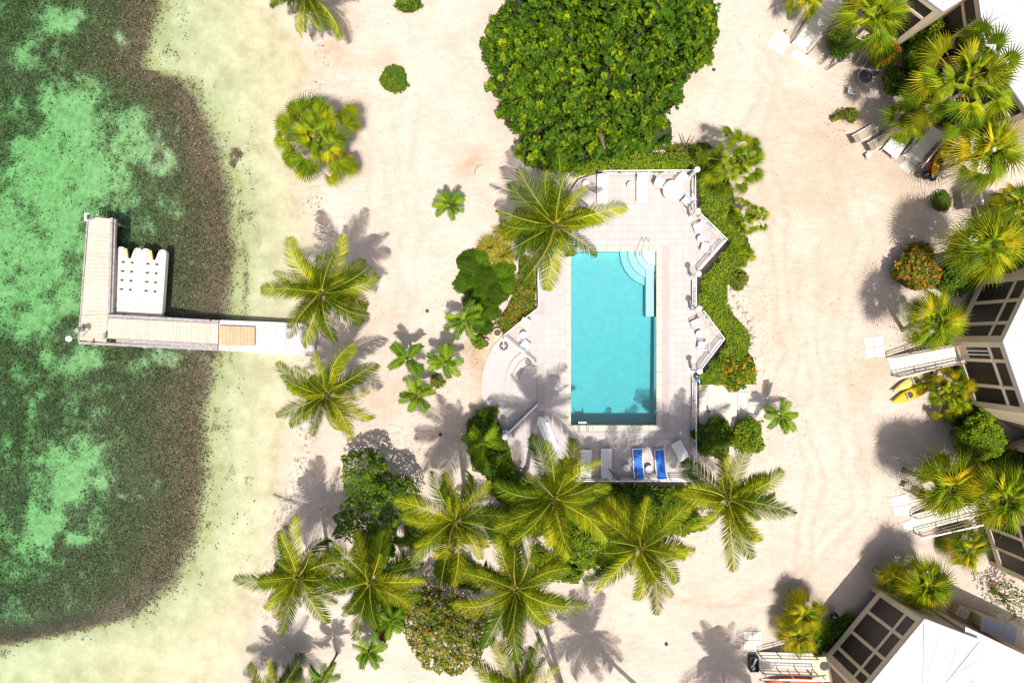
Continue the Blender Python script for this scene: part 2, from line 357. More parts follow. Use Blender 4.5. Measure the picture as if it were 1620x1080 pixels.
dk = link('pool_deck', slab_with_hole(deck, cpo, 0, DZ), grout); tag(dk, 'pale pink tiled deck round the swimming pool', 'deck', kind='structure'); OFF[dk.name] = Vector()
mb = MB(); n = len(deck)
for i in range(n):
    a, b = deck[i], deck[(i + 1) % n]; mb.add([(a[0], a[1], -0.3), (b[0], b[1], -0.3), (b[0], b[1], DZ), (a[0], a[1], DZ)], [(0, 1, 2, 3)])
mb.build('deck_edge', grout, dk)
# tiles
pitch = 0.47; tl = []
X0, Y0 = cpo[0][0], cpo[0][1]
for i in range(-12, 26):
    for j in range(-42, 16):
        x0 = X0 + i * pitch; y0 = Y0 + j * pitch
        cs = np.array([[x0, y0], [x0 + pitch, y0], [x0 + pitch, y0 + pitch], [x0, y0 + pitch]])
        if not inpoly(cs[:, 0], cs[:, 1], deck).all(): continue
        if edgedist(cs[:, 0], cs[:, 1], deck).min() < 0.02: continue
        if x0 + pitch > cpo[0][0] + .01 and x0 < cpo[1][0] - .01 and y0 < cpo[0][1] - .01 and y0 + pitch > cpo[2][1] + .01: continue
        tl.append((x0 + pitch / 2, y0 + pitch / 2))
tl.sort(key=lambda c: abs(c[0] - 8.5) * 0.6 + abs(c[1] + 0.5) * 0.3)
tg = 0.02
tme = MB().box((0, 0, 0.006), (pitch - tg, pitch - tg, 0.012)).mesh('tile'); tme.materials.append(tile_m)
rest = MB()
for k, c in enumerate(tl):
    if k < 300:
        o = link('tile', tme, None, dk); o.location = (c[0], c[1], DZ)
    else: rest.box((c[0], c[1], DZ + 0.006), (pitch - tg, pitch - tg, 0.012))
if rest.v: rest.build('tiles', tile_m, dk, kind='stuff')
# coping stones
ck = 0
for (a, b) in ((0, 1), (1, 2), (2, 3), (3, 0)):
    A = Vector(pc[a]); B = Vector(pc[b]); d = (B - A).normalized(); nrm = Vector((d.y, -d.x)); nrm = nrm if (A + nrm - Vector(((pc[0][0] + pc[2][0]) / 2, (pc[0][1] + pc[2][1]) / 2))).length > (A - nrm - Vector(((pc[0][0] + pc[2][0]) / 2, (pc[0][1] + pc[2][1]) / 2))).length else -nrm
    A2 = A - d * W2 if a in (0, 2) else A; B2 = B + d * W2 if a in (0, 2) else B
    L_ = (B2 - A2).length; k = max(1, round(L_ / 0.9))
    for i in range(k):
        p0 = A2 + d * (L_ * i / k + 0.006); p1 = A2 + d * (L_ * (i + 1) / k - 0.006)
        poly = [tuple(p0 - nrm * 0.03), tuple(p1 - nrm * 0.03), tuple(p1 + nrm * (W2 - 0.004)), tuple(p0 + nrm * (W2 - 0.004))]
        MB().prism(poly, DZ - 0.05, DZ + 0.02).build('coping_stone', cop_m, dk, bevel=0.008)
# basin
zt = DZ - 0.05; zf0, zf1 = -0.75, -1.25
pm = MB(); (ax, ay), (bx, by), (cx_, cy_), (dx_, dy_) = pc
pm.add([(ax, ay, zf0), (bx, by, zf0), (cx_, cy_, zf1), (dx_, dy_, zf1), (ax, ay, zt), (bx, by, zt), (cx_, cy_, zt), (dx_, dy_, zt)],
       [(0, 3, 2, 1), (0, 1, 5, 4), (1, 2, 6, 5), (2, 3, 7, 6), (3, 0, 4, 7)])
pool = pm.build('swimming_pool', plaster); tag(pool, 'rectangular turquoise swimming pool with corner steps', 'pool', kind='structure')
zw = DZ - 0.14
band = mat('waterline_tile', (.30, .36, .38), .3, .15, 12)
for (a, b) in ((0, 1), (1, 2), (2, 3), (3, 0)):
    A = Vector((*pc[a], zw + .03)); B = Vector((*pc[b], zw + .03)); MB().bar(A, B, .03, .16).build('waterline_tile', band, pool)
cor = Vector((bx - 0.0, by))
for k, (r, z) in enumerate([(2.35, zw - 0.72), (1.85, zw - 0.5), (1.35, zw - 0.32), (0.95, zw - 0.12)]):
    pts = [(bx - 0.002, by - 0.002)] + [(bx - 0.002 - r * math.sin(a), by - 0.002 - r * math.cos(a)) for a in np.linspace(0.0, math.pi / 2, 20)]
    MB().prism(pts, zf1, z).build('pool_step', plaster, pool)
lw = 0.56; l1 = P(0, 500, DZ).y
MB().box((bx - 0.08 - lw / 2, (by - 1.2 + l1) / 2, (zf1 + zw - 0.40) / 2), (lw, by - 1.2 - l1, zw - 0.40 - zf1)).build('bench_ledge', plaster, pool)
e = 0.003
pw = MB().box(((ax + bx) / 2, (ay + cy_) / 2, (zw - 1.5) / 2), (bx - ax - e, ay - cy_ - e, zw + 1.5)).build('pool_water', water_mat('pool_water', 0.72, (0.0, 0.80, 0.84), 0.03, 3.0, 0.06))
tag(pw, 'clear turquoise water in the swimming pool', 'water', kind='structure')
# semicircular terrace
arc_px = [(795, 531), (782, 545), (770, 566), (763, 590), (761, 612), (764, 636), (772, 660), (784, 678), (797, 689), (850, 637), (850, 577)]
ter = MB().prism([XY(a, b, 0.1) for a, b in arc_px], -0.2, 0.10).build('entrance_terrace', mosaic); tag(ter, 'half-round paved terrace with curved steps', 'terrace', kind='structure')
c0 = P(850, 607, 0.2)
for k, (r, z) in enumerate([(51 / S, 0.21), (41 / S, 0.31), (30 / S, 0.41)]):
    pts = [(c0.x + r * math.cos(a) * 1.0, c0.y + r * math.sin(a) * 1.12) for a in np.linspace(math.radians(118), math.radians(242), 18)] + [(c0.x - 0.02 + k * 0.004, c0.y - r * 0.9), (c0.x - 0.02 + k * 0.004, c0.y + r * 0.9)]
    MB().prism(pts, 0.1, z).build('curved_step', mosaic, ter, bevel=0.012)

def railing(label, pts_px, z=DZ, h=1.0, sp=1.35, r=0.026, group=None):
    pts = [Vector((*XY(a, b, z), z)) for a, b in pts_px]
    o = thing('railing', label, 'railing', pts[0], group=group)
    tops, mids, lows = [], [], []
    for i in range(len(pts) - 1):
        a, b = pts[i], pts[i + 1]; L_ = (b - a).length; k = max(1, round(L_ / sp))
        for j in range(k + (1 if i == len(pts) - 2 else 0)):
            p = a.lerp(b, j / k); MB().box(p + Vector((0, 0, h / 2)), (0.05, 0.05, h), math.atan2(b.y - a.y, b.x - a.x)).build('post', white_m, o, world=True)
        MB().bar(a + Vector((0, 0, h)), b + Vector((0, 0, h)), 0.055, 0.04).build('top_rail', white_m, o, world=True)
        MB().bar(a + Vector((0, 0, h * 0.52)), b + Vector((0, 0, h * 0.52)), 0.03, 0.03).build('middle_rail', white_m, o, world=True)
        MB().bar(a + Vector((0, 0, 0.12)), b + Vector((0, 0, 0.12)), 0.03, 0.03).build('bottom_rail', white_m, o, world=True)
    return o
railing('white railing along the hedge behind the two sun loungers', [(952, 276), (1093, 275)])
railing('white railing between hedge and round dining table', [(1094, 279), (1094, 333)])
railing('white V-shaped railing round the deck nook near pool steps', [(1104, 344), (1143, 382), (1102, 428)])
railing('short straight white railing between the two deck nooks', [(1095, 440), (1095, 484)])
railing('white V-shaped railing round the deck nook beside orange flowering bush', [(1107, 493), (1139, 536), (1103, 583)])
railing('long white railing beside the concrete platform', [(1095, 604), (1095, 754)])
railing('white railing behind the blue sun loungers', [(862, 756), (1092, 756)])
railing('white railing on the deck corner beside the cushion shrub', [(850, 430), (852, 487), (798, 530)])
railing('white diagonal railing above the curved steps', [(799, 533), (848, 575)])
railing('white diagonal railing in palm shade below the curved steps', [(801, 686), (849, 639)])

def lamp(px_, py_, label):
    b = P(px_, py_, DZ + 2.2); base = P(CX + (px_ - CX) * 1.0, py_, DZ + 2.2); o = thing('lamp_post', label, 'lamp', (b.x, b.y, DZ))
    MB().box((0, 0, 0.05), (0.34, 0.34, 0.1)).build('base', white, o)
    MB().lathe([(0.11, 0.1), (0.10, 1.0), (0.085, 1.95), (0.13, 1.97), (0.13, 2.03)], n=12).build('post', white, o, smooth=False)
    MB().lathe([(0.07, 2.03)] + [(0.2 * math.sin(a), 2.2 - 0.2 * math.cos(a)) for a in np.linspace(0.35, math.pi - 0.05, 9)], n=16).build('globe', mat('globe_glass', (0.85, 0.85, 0.83), 0.25), o, smooth=True)
lamp(1103, 268, 'white globe lamp post at the deck corner behind dining table')
lamp(1104, 334, 'white globe lamp post beside dining table and V-shaped nook')
lamp(1105, 433, 'white globe lamp post at the end of the nook near pool steps')
lamp(1106, 488, 'white globe lamp post where the lower nook begins')
lamp(1107, 587, 'white globe lamp post beside the blue pump')
lamp(799, 691, 'white globe lamp post beside the entrance terrace in palm shade')

# ------------------------------------------------------------------ deck furniture
sling_w = mat('white_sling', (0.60, 0.59, 0.57), 0.6, 0.04, 8)
blue = mat('blue_sling', (0.02, 0.13, 0.52), 0.6, 0.35, 5)
def lounger(label, px_, py_, deg, cm, z=DZ, back=0.30, group=None):
    """head towards local +x; deg is the image direction of the head"""
    p = P(px_, py_, z); o = thing('sun_lounger', label, 'sun lounger', p + Vector((0, 0, 0.012)), math.radians(-deg), group)
    for s_ in (-1, 1):
        MB().bar((-0.95, s_ * 0.33, 0.33), (0.35, s_ * 0.33, 0.33), 0.05, 0.05).build('side_rail', white_m, o)
        MB().bar((0.35, s_ * 0.33, 0.33), (0.95, s_ * 0.33, 0.33 + back), 0.05, 0.05).build('back_rail', white_m, o)
        for x in (-0.8, 0.45): MB().bar((x, s_ * 0.33, 0.31), (x + 0.03, s_ * 0.35, 0.0), 0.04, 0.04).build('leg', white_m, o)
    MB().bar((-0.95, 0, 0.35), (0.34, 0, 0.35), 0.6, 0.02).build('seat_sling', cm, o)
    MB().bar((0.36, 0, 0.355), (0.95, 0, 0.355 + back), 0.6, 0.02).build('back_sling', cm, o)
    MB().bar((-0.96, -0.33, 0.33), (-0.96, 0.33, 0.33), 0.05, 0.05).build('foot_bar', white_m, o)
    return o
lounger('white sun lounger by the railing next to the single small table', 952, 301, -90, sling_w)
lounger('white sun lounger by the railing beside the dining table', 1014, 299, -90, sling_w)
lounger('white sun lounger in palm shade beside the blue loungers', 958, 731, 90, sling_w)
lounger('white sun lounger half hidden under palm fronds by the railing', 926, 733, 92, sling_w)
lounger('blue sun lounger next to the white lounger in palm shade', 1008, 731, 88, blue, back=0.34)
lounger('blue sun lounger next to the tilted white lounger', 1043, 732, 86, blue, back=0.34)
lounger('white sun lounger set at an angle in the deck corner', 1078, 718, 62, sling_w)
lounger('white sun lounger beside the diagonal railing in palm shade', 868, 690, 66, sling_w)

def side_table(label, px_, py_, z=DZ):
    o = thing('side_table', label, 'table', P(px_, py_, z) + Vector((0, 0, 0.012)))
    MB().lathe([(0.0, 0.42), (0.23, 0.42), (0.245, 0.435), (0.23, 0.45), (0.17, 0.445), (0.0, 0.44)], n=18).build('table_top', sling_w, o)
    for k in range(3):
        a = k * 2.1 + 0.4; MB().tube([(0.08 * math.cos(a), 0.08 * math.sin(a), 0.42), (0.2 * math.cos(a), 0.2 * math.sin(a), 0)], 0.014, 5).build('leg', white_m, o)
side_table('small round white table beside palm fronds by the top railing', 926, 293)
side_table('small round white table between the two white loungers', 996, 295)
side_table('small round white table between white and blue loungers', 990, 738)
side_table('small round white table between the two blue loungers', 1025, 740)
side_table('small round white table between chairs in nook near pool steps', 1106, 379)
side_table('small round white table between chairs in nook beside orange bush', 1104, 528)
side_table('small round white table between chairs above the curved steps', 828, 530)

def chair(label, px_, py_, deg, z=DZ, fm=None, cm=None, arms=True, s=1.0, name='deck_chair'):
    """backrest towards image direction deg"""
    fm = fm or white_m; cm = cm or sling_w
    o = thing(name, label, 'chair', P(px_, py_, z) + Vector((0, 0, 0.012)), math.radians(-deg)); o.scale = (s, s, s)
    MB().box((0, 0, 0.42), (0.48, 0.46, 0.03)).build('seat', cm, o)
    MB().bar((0.25, 0, 0.44), (0.42, 0, 0.92), 0.46, 0.03).build('backrest', cm, o)
    for s_ in (-1, 1):
        MB().tube([(-0.22, s_ * 0.25, 0), (-0.22, s_ * 0.25, 0.62)], 0.016, 5).build('leg', fm, o)
        MB().tube([(0.30, s_ * 0.25, 0), (0.24, s_ * 0.25, 0.45), (0.43, s_ * 0.25, 0.94)], 0.016, 5).build('leg', fm, o)
        if arms: MB().bar((-0.25, s_ * 0.26, 0.63), (0.32, s_ * 0.26, 0.63), 0.05, 0.025).build('armrest', fm, o)
    return o
tb = thing('dining_table', 'round white patio table with chairs around it', 'table', P(1061, 305, DZ) + Vector((0, 0, .012)))
MB().lathe([(0.0, 0.70), (0.66, 0.70), (0.69, 0.72), (0.68, 0.74), (0.03, 0.735)], n=36).build('table_top', mat('table_plastic', (0.82, 0.82, 0.8), 0.35), tb)
MB().lathe([(0.30, 0.0), (0.28, 0.04), (0.06, 0.10), (0.05, 0.70)], n=14).build('pedestal', white_m, tb)
chair('white patio chair at the round table facing away from the hedge corner', 1042, 293, 205)
chair('white patio chair tucked at the round table near the top railing', 1073, 287, -48)
chair('white patio chair at the round table beside the side railing', 1083, 320, 42)
chair('white armchair in nook near pool steps, beside the lamp post', 1101, 362, -22)
chair('white armchair in nook near pool steps, in front of the railing point', 1112, 393, 15)
chair('white armchair at the start of the nook beside orange bush', 1097, 513, -25)
chair('white armchair in the nook beside orange bush, near hedge shade', 1107, 547, 8)
chair('cream armchair beside the railing above the curved steps', 833, 512, -150, cm=mat('cream_sling', (0.6, 0.52, 0.36), 0.7))
chair('white armchair near the diagonal railing above the curved steps', 832, 545, 130)
chair('white chair by the diagonal railing in palm shade', 856, 667, -80)

stl = mat('steel', (0.55, 0.55, 0.55), 0.25, metal=0.9)
hr = thing('pool_handrail', 'steel handrail at the corner steps of the pool', 'handrail', P(1019, 385, DZ))
for s_, nm in ((0, 'rail'), (7, 'rail')):
    a = P(1017 + s_, 381, DZ); b = P(1006 + s_, 404, DZ)
    MB().tube([a, a + Vector((0, 0, .75)), a.lerp(b, .25) + Vector((0, 0, .86)), a.lerp(b, .8) + Vector((0, 0, .6)), Vector((b.x, b.y, -0.2))], 0.022, 6).build('rail', stl, hr, world=True)
ld = thing('pool_ladder', 'steel ladder with white step at the end of the pool', 'ladder', P(922, 676, DZ))
for dx in (-7, 7):
    a = P(922 + dx, 682, DZ); b = P(922 + dx, 669, DZ)
    MB().tube([a, a + Vector((0, 0, .6)), a.lerp(b, .5) + Vector((0, 0, .75)), b + Vector((0, 0, .6)), Vector((b.x, b.y, -0.6))], 0.02, 6).build('rail', stl, ld, world=True)
for z in (0.30, -0.02, -0.34):
    MB().box(P(922, 669, DZ) + Vector((0, 0, z - DZ)), (0.56, 0.10, 0.03)).build('step', white, ld, world=True)

# foot shower, pots, pump, platform
o = thing('foot_shower', 'dark round drain with white shower pipe on the terrace', 'shower', P(797, 547, 0.1))
MB().lathe([(0.31, 0.0), (0.31, 0.03), (0.27, 0.045), (0.02, 0.03)], n=24).build('drain_rim', mat('dark_grate', (0.08, 0.075, 0.08), 0.6), o)
for k in range(4): MB().box((0.09 * math.cos(k * 1.57), 0.09 * math.sin(k * 1.57), 0.055), (0.16, 0.05, 0.02), k * 1.57).build('drain_bar', white, o)
MB().tube([(0, 0.45, 0), (0, 0.45, 1.0), (0, 0.40, 1.1), (0, 0.12, 1.05)], 0.025, 6).build('pipe', white_m, o)
soil = mat('soil', (0.09, 0.06, 0.04), 0.95, 0.3, 9)
def pot(label, px_, py_, r, cm):
    o = thing('flower_pot', label, 'pot', P(px_, py_, 0)); MB().lathe([(r * .7, 0), (r, .42), (r * 1.05, .46), (r * .9, .46), (r * .85, .36)], n=20).build('rim', cm, o, smooth=False)
    MB().lathe([(r * .2, .34), (r * .86, .37)], n=16).build('soil', soil, o)
pot('round white flower pot of soil beside the terrace edge', 768, 543, .30, mat('pot_white', (.62, .55, .48), .6))
pot('white flower pot against the deck corner post', 787, 526, .27, mat('pot_white', (.62, .55, .48), .6))
pl = thing('concrete_platform', 'white concrete platform with steps beside the deck', 'platform', P(1135, 640, 0))
conc = mat('white_concrete', (0.46, 0.42, 0.365), 0.8, 0.08, 2.5, bump=0.1)
MB().prism([XY(1120, 608, .42), XY(1166, 608, .42), XY(1166, 690, .42), XY(1120, 690, .42)], 0, .42).build('slab', conc, pl, world=True, bevel=0.01)
MB().prism([XY(1106, 608, .46), XY(1119.6, 608, .46), XY(1119.6, 690, .46), XY(1106, 690, .46)], 0, .47).build('step', conc, pl, world=True, bevel=0.01)
o = thing('hand_pump', 'small blue pump beside the lamp post and hedge', 'pump', P(1102, 600, 0.5))
MB().lathe([(0.14, 0), (0.16, .3), (0.1, .5), (0.04, .55)], n=12).build('body', mat('blue_plastic', (0.02, 0.28, 0.5), .4), o); MB().tube([(0, 0, .5), (0, 0, .62), (0.05, -0.22, .62)], .03, 6).build('spout', white_m, o)
pipe_m = mat('brown_wood', (0.20, 0.13, 0.085), 0.8, 0.2, 6)
for k, (x_, lb) in enumerate([(1099, 'brown timber beam along the deck edge by the platform'), (1103.5, 'second brown timber beam lying beside the white platform step')]):
    o = MB().bar(P(x_, 610, .56), P(x_, 668, .56), .10, .12).build('timber_beam', pipe_m); tag(o, lb, 'beam')
o = thing('bollard', 'dark short post standing on the concrete platform', 'post', P(1120, 650, .42)); MB().lathe([(.07, 0), (.07, .8), (.075, .82)], n=10).build('post', mat('dark_post', (.12, .11, .10), .6), o); MB().lathe([(.08, .82), (.08, .9), (.03, .93)], n=10).build('cap', mat('dark_post'), o)

paver_m = mat('paver_slab', (0.54, 0.50, 0.44), 0.8, 0.08, 3, bump=0.1, obrand=0.06)
def pavers(label, quads):
    c = P(*quads[0][0], 0); o = thing('paving_slabs', label, 'paving', c)
    for qd in quads:
        MB().prism([XY(a, b, 0.05) for a, b in qd], -0.06, 0.05).build('slab', paver_m, o, world=True, bevel=0.008)
def grid4(a, b, c, d, nu, nv, gap=0.03):
    out = []; a, b, c, d = [np.array(v, float) for v in (a, b, c, d)]
    f = lambda u, v: (a * (1 - u) + b * u) * (1 - v) + (d * (1 - u) + c * u) * v
    for i in range(nu):
        for j in range(nv):
            u0, u1, v0, v1 = (i + gap) / nu, (i + 1 - gap) / nu, (j + gap) / nv, (j + 1 - gap) / nv
            out.append([tuple(f(u, v)) for u, v in ((u0, v0), (u1, v0), (u1, v1), (u0, v1))])
    return out
pavers('square of four pale slabs at the foot of the ramp by yellow kayaks', grid4((1366, 534), (1397, 530), (1400, 563), (1370, 567), 2, 2))
pavers('pale slabs at the foot of the ramp below the brown chairs', grid4((1408, 787), (1437, 779), (1443, 814), (1415, 817), 2, 2))
pavers('single pale slab in front of the ramp with white outer rail', grid4((1426, 826), (1442, 821), (1446, 837), (1431, 840), 1, 1))
pavers('four pale slabs standing apart from the ramp beside bicycles', grid4((1229, 46), (1251, 62), (1238, 90), (1212, 70), 2, 2))
pavers('two pale slabs in front of the ramp beside bicycles', grid4((1257, 77), (1292, 98), (1282, 109), (1248, 87), 3, 1))
pavers('four pale slabs beside the black crate near the kettle grill', grid4((1176, 998), (1205, 998), (1206, 1027), (1176, 1027), 2, 2))
pavers('pale slabs behind the concrete platform', grid4((1167, 620), (1182, 620), (1182, 663), (1167, 663), 1, 2) + grid4((1183, 620), (1210, 622), (1210, 660), (1183, 660), 1, 2))
pavers('white slab with dark opening at the foot of the ramp by a red and yellow kayak', grid4((1436, 250), (1449, 263), (1437, 277), (1421, 262), 1, 1))

# ------------------------------------------------------------------ dock
DK = 0.7
plank_m = mat('bleached_plank', (0.48, 0.375, 0.295), 0.8, 0.10, 3, bump=0.15, bscale=30, obrand=0.07)
plank_o = mat('cedar_plank', (0.42, 0.28, 0.17), 0.7, 0.10, 3, bump=0.15, bscale=30, obrand=0.06)
beam_m = mat('weathered_beam', (0.27, 0.24, 0.235), 0.85, 0.25, 5, bump=0.2)
dock = thing('boat_dock', 'L-shaped pale plank dock reaching from the beach over the water', 'dock', P(150, 520, SEA))
def planks(name, L0, L1, R0, R1, n, m, z=DK, th=0.05):
    L0, L1, R0, R1 = [np.array(v, float) for v in (L0, L1, R0, R1)]
    for i in range(n):
        t0, t1 = (i + 0.02) / n, (i + 0.98) / n
        qd = [L0 + (L1 - L0) * t0, R0 + (R1 - R0) * t0, R0 + (R1 - R0) * t1, L0 + (L1 - L0) * t1]
        MB().prism([XY(a, b, z) for a, b in qd], z - th, z + random.uniform(-.004, .004)).build(name, m, dock, world=True)
planks('plank', (141, 343), (129, 498), (176, 346), (171, 497), 25, plank_m)
planks('plank', (129, 498.3), (126, 538), (171, 497.3), (168, 541), 7, plank_m)
planks('plank', (171.5, 503), (345, 512), (168.5, 535), (345, 544), 29, plank_m)
planks('cedar_plank', (346, 515), (403, 517), (346, 546), (403, 547), 10, plank_o, DK + 0.07)
def beamp(a, b, wd, ht, z, nm='edge_beam', m=beam_m): MB().bar(P(*a, z), P(*b, z), wd, ht).build(nm, m, dock, world=True)
beamp((178.5, 345), (174, 496), .16, .3, DK - .12); beamp((183.3, 347), (178.5, 495), .10, .22, DK - .2, 'fender')
beamp((172, 499.5), (347, 509), .22, .25, DK - .08); beamp((185, 538.5), (345, 547.5), .26, .22, DK - .06); beamp((126, 542), (345, 552.5), .18, .25, DK - .14)
beamp((140.5, 341), (126, 541), .10, .25, DK - .15)
slab = MB().prism([XY(346, 506, .52), XY(478, 511, .52), XY(500, 528, .52), XY(496, 564, .52), XY(346, 554, .52)], -1.4, .55).build('concrete_ramp', mat('dock_concrete', (0.44, 0.405, 0.40), 0.85, 0.2, 1.5, bump=0.2), dock, world=True)
for (a, b) in [(150, 350), (178, 352), (143, 420), (174, 430), (134, 500), (131, 534), (178, 500), (230, 548), (230, 506), (300, 551), (300, 510)]:
    c = P(a, b, DK - .2); MB().tube([(c.x, c.y, -3), (c.x, c.y, DK - .08)], .13, 8).build('pile', beam_m, dock, world=True)
for (a, b, h_) in [(161, 342, .5), (149, 541, .5), (134, 519, .7), (334, 507, .4)]:
    c = P(a, b, DK); MB().tube([(c.x, c.y, DK - .3), (c.x, c.y, DK + h_)], .07, 8).build('mooring_post', beam_m, dock, world=True)
o = thing('swim_ladder', 'white ladder standing at the outer end of the dock', 'ladder', P(137, 343, DK))
for dy in (-5, 5): MB().tube([P(135, 343 + dy, DK - .6), P(135, 343 + dy, DK + .95), P(140, 343 + dy, DK + .9), P(141, 343 + dy, DK)], .03, 6).build('rail', white_m, o, world=True)
for z in (-.4, -.05, .3, .6, .9): MB().bar(P(135, 337, DK + z), P(135, 349, DK + z), .12, .04).build('rung', white_m, o, world=True)
o = thing('dock_lamp', 'white globe lamp on a leaning arm off the dock corner', 'lamp', P(131, 533, DK))
MB().tube([P(131, 531, DK), P(122, 533, DK + 1.6), P(112, 535, DK + 2.2)], .03, 6).build('arm', white_m, o, world=True)
c = P(109, 535.5, DK + 2.3); MB().lathe([(0.2 * math.sin(a) + .001, -0.2 * math.cos(a)) for a in np.linspace(0, math.pi, 10)], c, 16).build('globe', MATS['globe_glass'], o, world=True, smooth=True)
o = thing('dock_bench', 'dark narrow mooring bench across the dock corner', 'bench', P(164, 530, DK)); MB().bar(P(165, 526, DK + .35), P(164, 537, DK + .35), .14, .05).build('seat', beam_m, o, world=True)
for y_ in (528, 535): MB().tube([P(164.5, y_, DK), P(164.5, y_, DK + .35)], .04, 6).build('leg', beam_m, o, world=True)
o = thing('fish_scale_post', 'dark round-topped post near the dock corner lamp', 'post', P(134, 523, DK + .005)); MB().lathe([(.05, 0), (.05, .8)], n=8).build('post', beam_m, o); MB().lathe([(.17, .8), (.17, .84)], n=14).build('top', beam_m, o)

# floating dock: two moulded berths side by side
fl = thing('floating_dock', 'white moulded plastic floating dock with two forked berths', 'floating dock', P(225, 446, SEA), math.radians(-4.0))
cream = mat('cream_plastic', (0.57, 0.53, 0.45), 0.5, 0.07, 1.5); yel = mat('yellow_plastic', (0.52, 0.36, 0.06), 0.5); dkp = mat('dark_rubber', (0.05, 0.05, 0.05), 0.7)
for s_ in (-1, 1):
    cx0 = s_ * 0.845; w_ = 0.842; L0, L1 = -2.35, 2.3; zt_ = 0.36
    out = [(-w_, L0), (w_, L0), (w_, L1 - .15), (w_ - .12, L1), (.46, L1), (.32, L1 - .1), (.12, L1 - .75), (-.12, L1 - .75), (-.32, L1 - .1), (-.46, L1), (-w_ + .12, L1), (-w_, L1 - .15)]
    b_ = MB().prism([(cx0 + x, y) for x, y in out], -0.12, zt_).build('berth', cream, fl, bevel=0.05)
    MB().prism([(cx0 - .31, L1 - .12), (cx0 - .12, L1 - .74), (cx0 - .02, L1 - .74), (cx0 - .16, L1 - .12)], .30, zt_ + .01).build('guide_pad', yel, b_)
    for r_ in range(4):
        y = 1.25 - r_ * 0.62
        for x in (-.33, .28):
            MB().box((cx0 + x, y, zt_ + .012), (.38 if x < 0 else .28, .05, .03)).build('roller_axle', dkp, b_); MB().tube([(cx0 + x - .05, y, zt_ + .03), (cx0 + x + .06, y, zt_ + .03)], .08, 8).build('roller', dkp, b_)
    for x in (-.42, .42):
        for y in (1.75, 2.1): MB().tube([(cx0 + x + .05 * math.cos(a), y + .07 * math.sin(a), zt_ + .012) for a in np.linspace(0, 6.28, 9)[:-1]], .015, 4, closed=True).build('cleat_ring', dkp, b_)
    pts = [(cx0 + x, y, zt_ + .015) for x, y in ((-w_ + .02, -1.45), (-.5, -1.45), (0, -1.95), (.5, -1.5), (w_ - .02, -1.42))]
    MB().tube(pts, .02, 5).build('moulded_ridge', mat('tan_plastic', (.36, .29, .2), .6), b_)
    MB().box((cx0, L0 + .06, zt_ + .01), (.18, .06, .04)).build('bow_stop', dkp, b_)
for x, y in ((-.2, -1.85), (.2, -1.85), (1.5, -1.95), (-1.5, -1.95)): MB().tube([(x + .09 * math.cos(a), y + .09 * math.sin(a), zt_ + .01) for a in np.linspace(0, 6.28, 11)[:-1]], .014, 4, closed=True).build('port_ring', dkp, fl)

# ------------------------------------------------------------------ houses
trim = mat('cream_trim', (0.60, 0.50, 0.36), 0.6, 0.05, 2); wall_m = mat('cream_wall', (0.54, 0.43, 0.29), 0.8, 0.06, 1.5); roof_m = mat('white_roof', (0.45, 0.435, 0.425), 0.6, 0.13, 0.5, bump=0.1)
floor_m = mat('porch_floor', (0.16, 0.11, 0.09), 0.7, 0.1, 2); gut = mat('gutter_metal', (0.50, 0.48, 0.50), 0.45)
def screen_mat():
    m = bpy.data.materials.new('insect_screen'); m.use_nodes = True; t = m.node_tree; b = t.nodes['Principled BSDF']; b.inputs['Base Color'].default_value = (0.035, 0.026, 0.028, 1); b.inputs['Roughness'].default_value = 0.4
    tr = t.nodes.new('ShaderNodeBsdfTransparent'); mx = t.nodes.new('ShaderNodeMixShader'); mx.inputs['Fac'].default_value = 0.62
    t.links.new(tr.outputs[0], mx.inputs[1]); t.links.new(b.outputs[0], mx.inputs[2]); t.links.new(mx.outputs[0], t.nodes['Material Output'].inputs['Surface']); return m
screen = screen_mat()
ZF, ZR, ZS, ZM = 1.2, 5.9, 1.75, 4.35
def octagon(v0, deg, side):
    pts = [Vector(v0)]; a = deg
    for i in range(7):
        pts.append(pts[-1] + side * Vector((math.cos(math.radians(a)), -math.sin(math.radians(a))))); a -= 45
    return [(p.x, p.y) for p in pts]
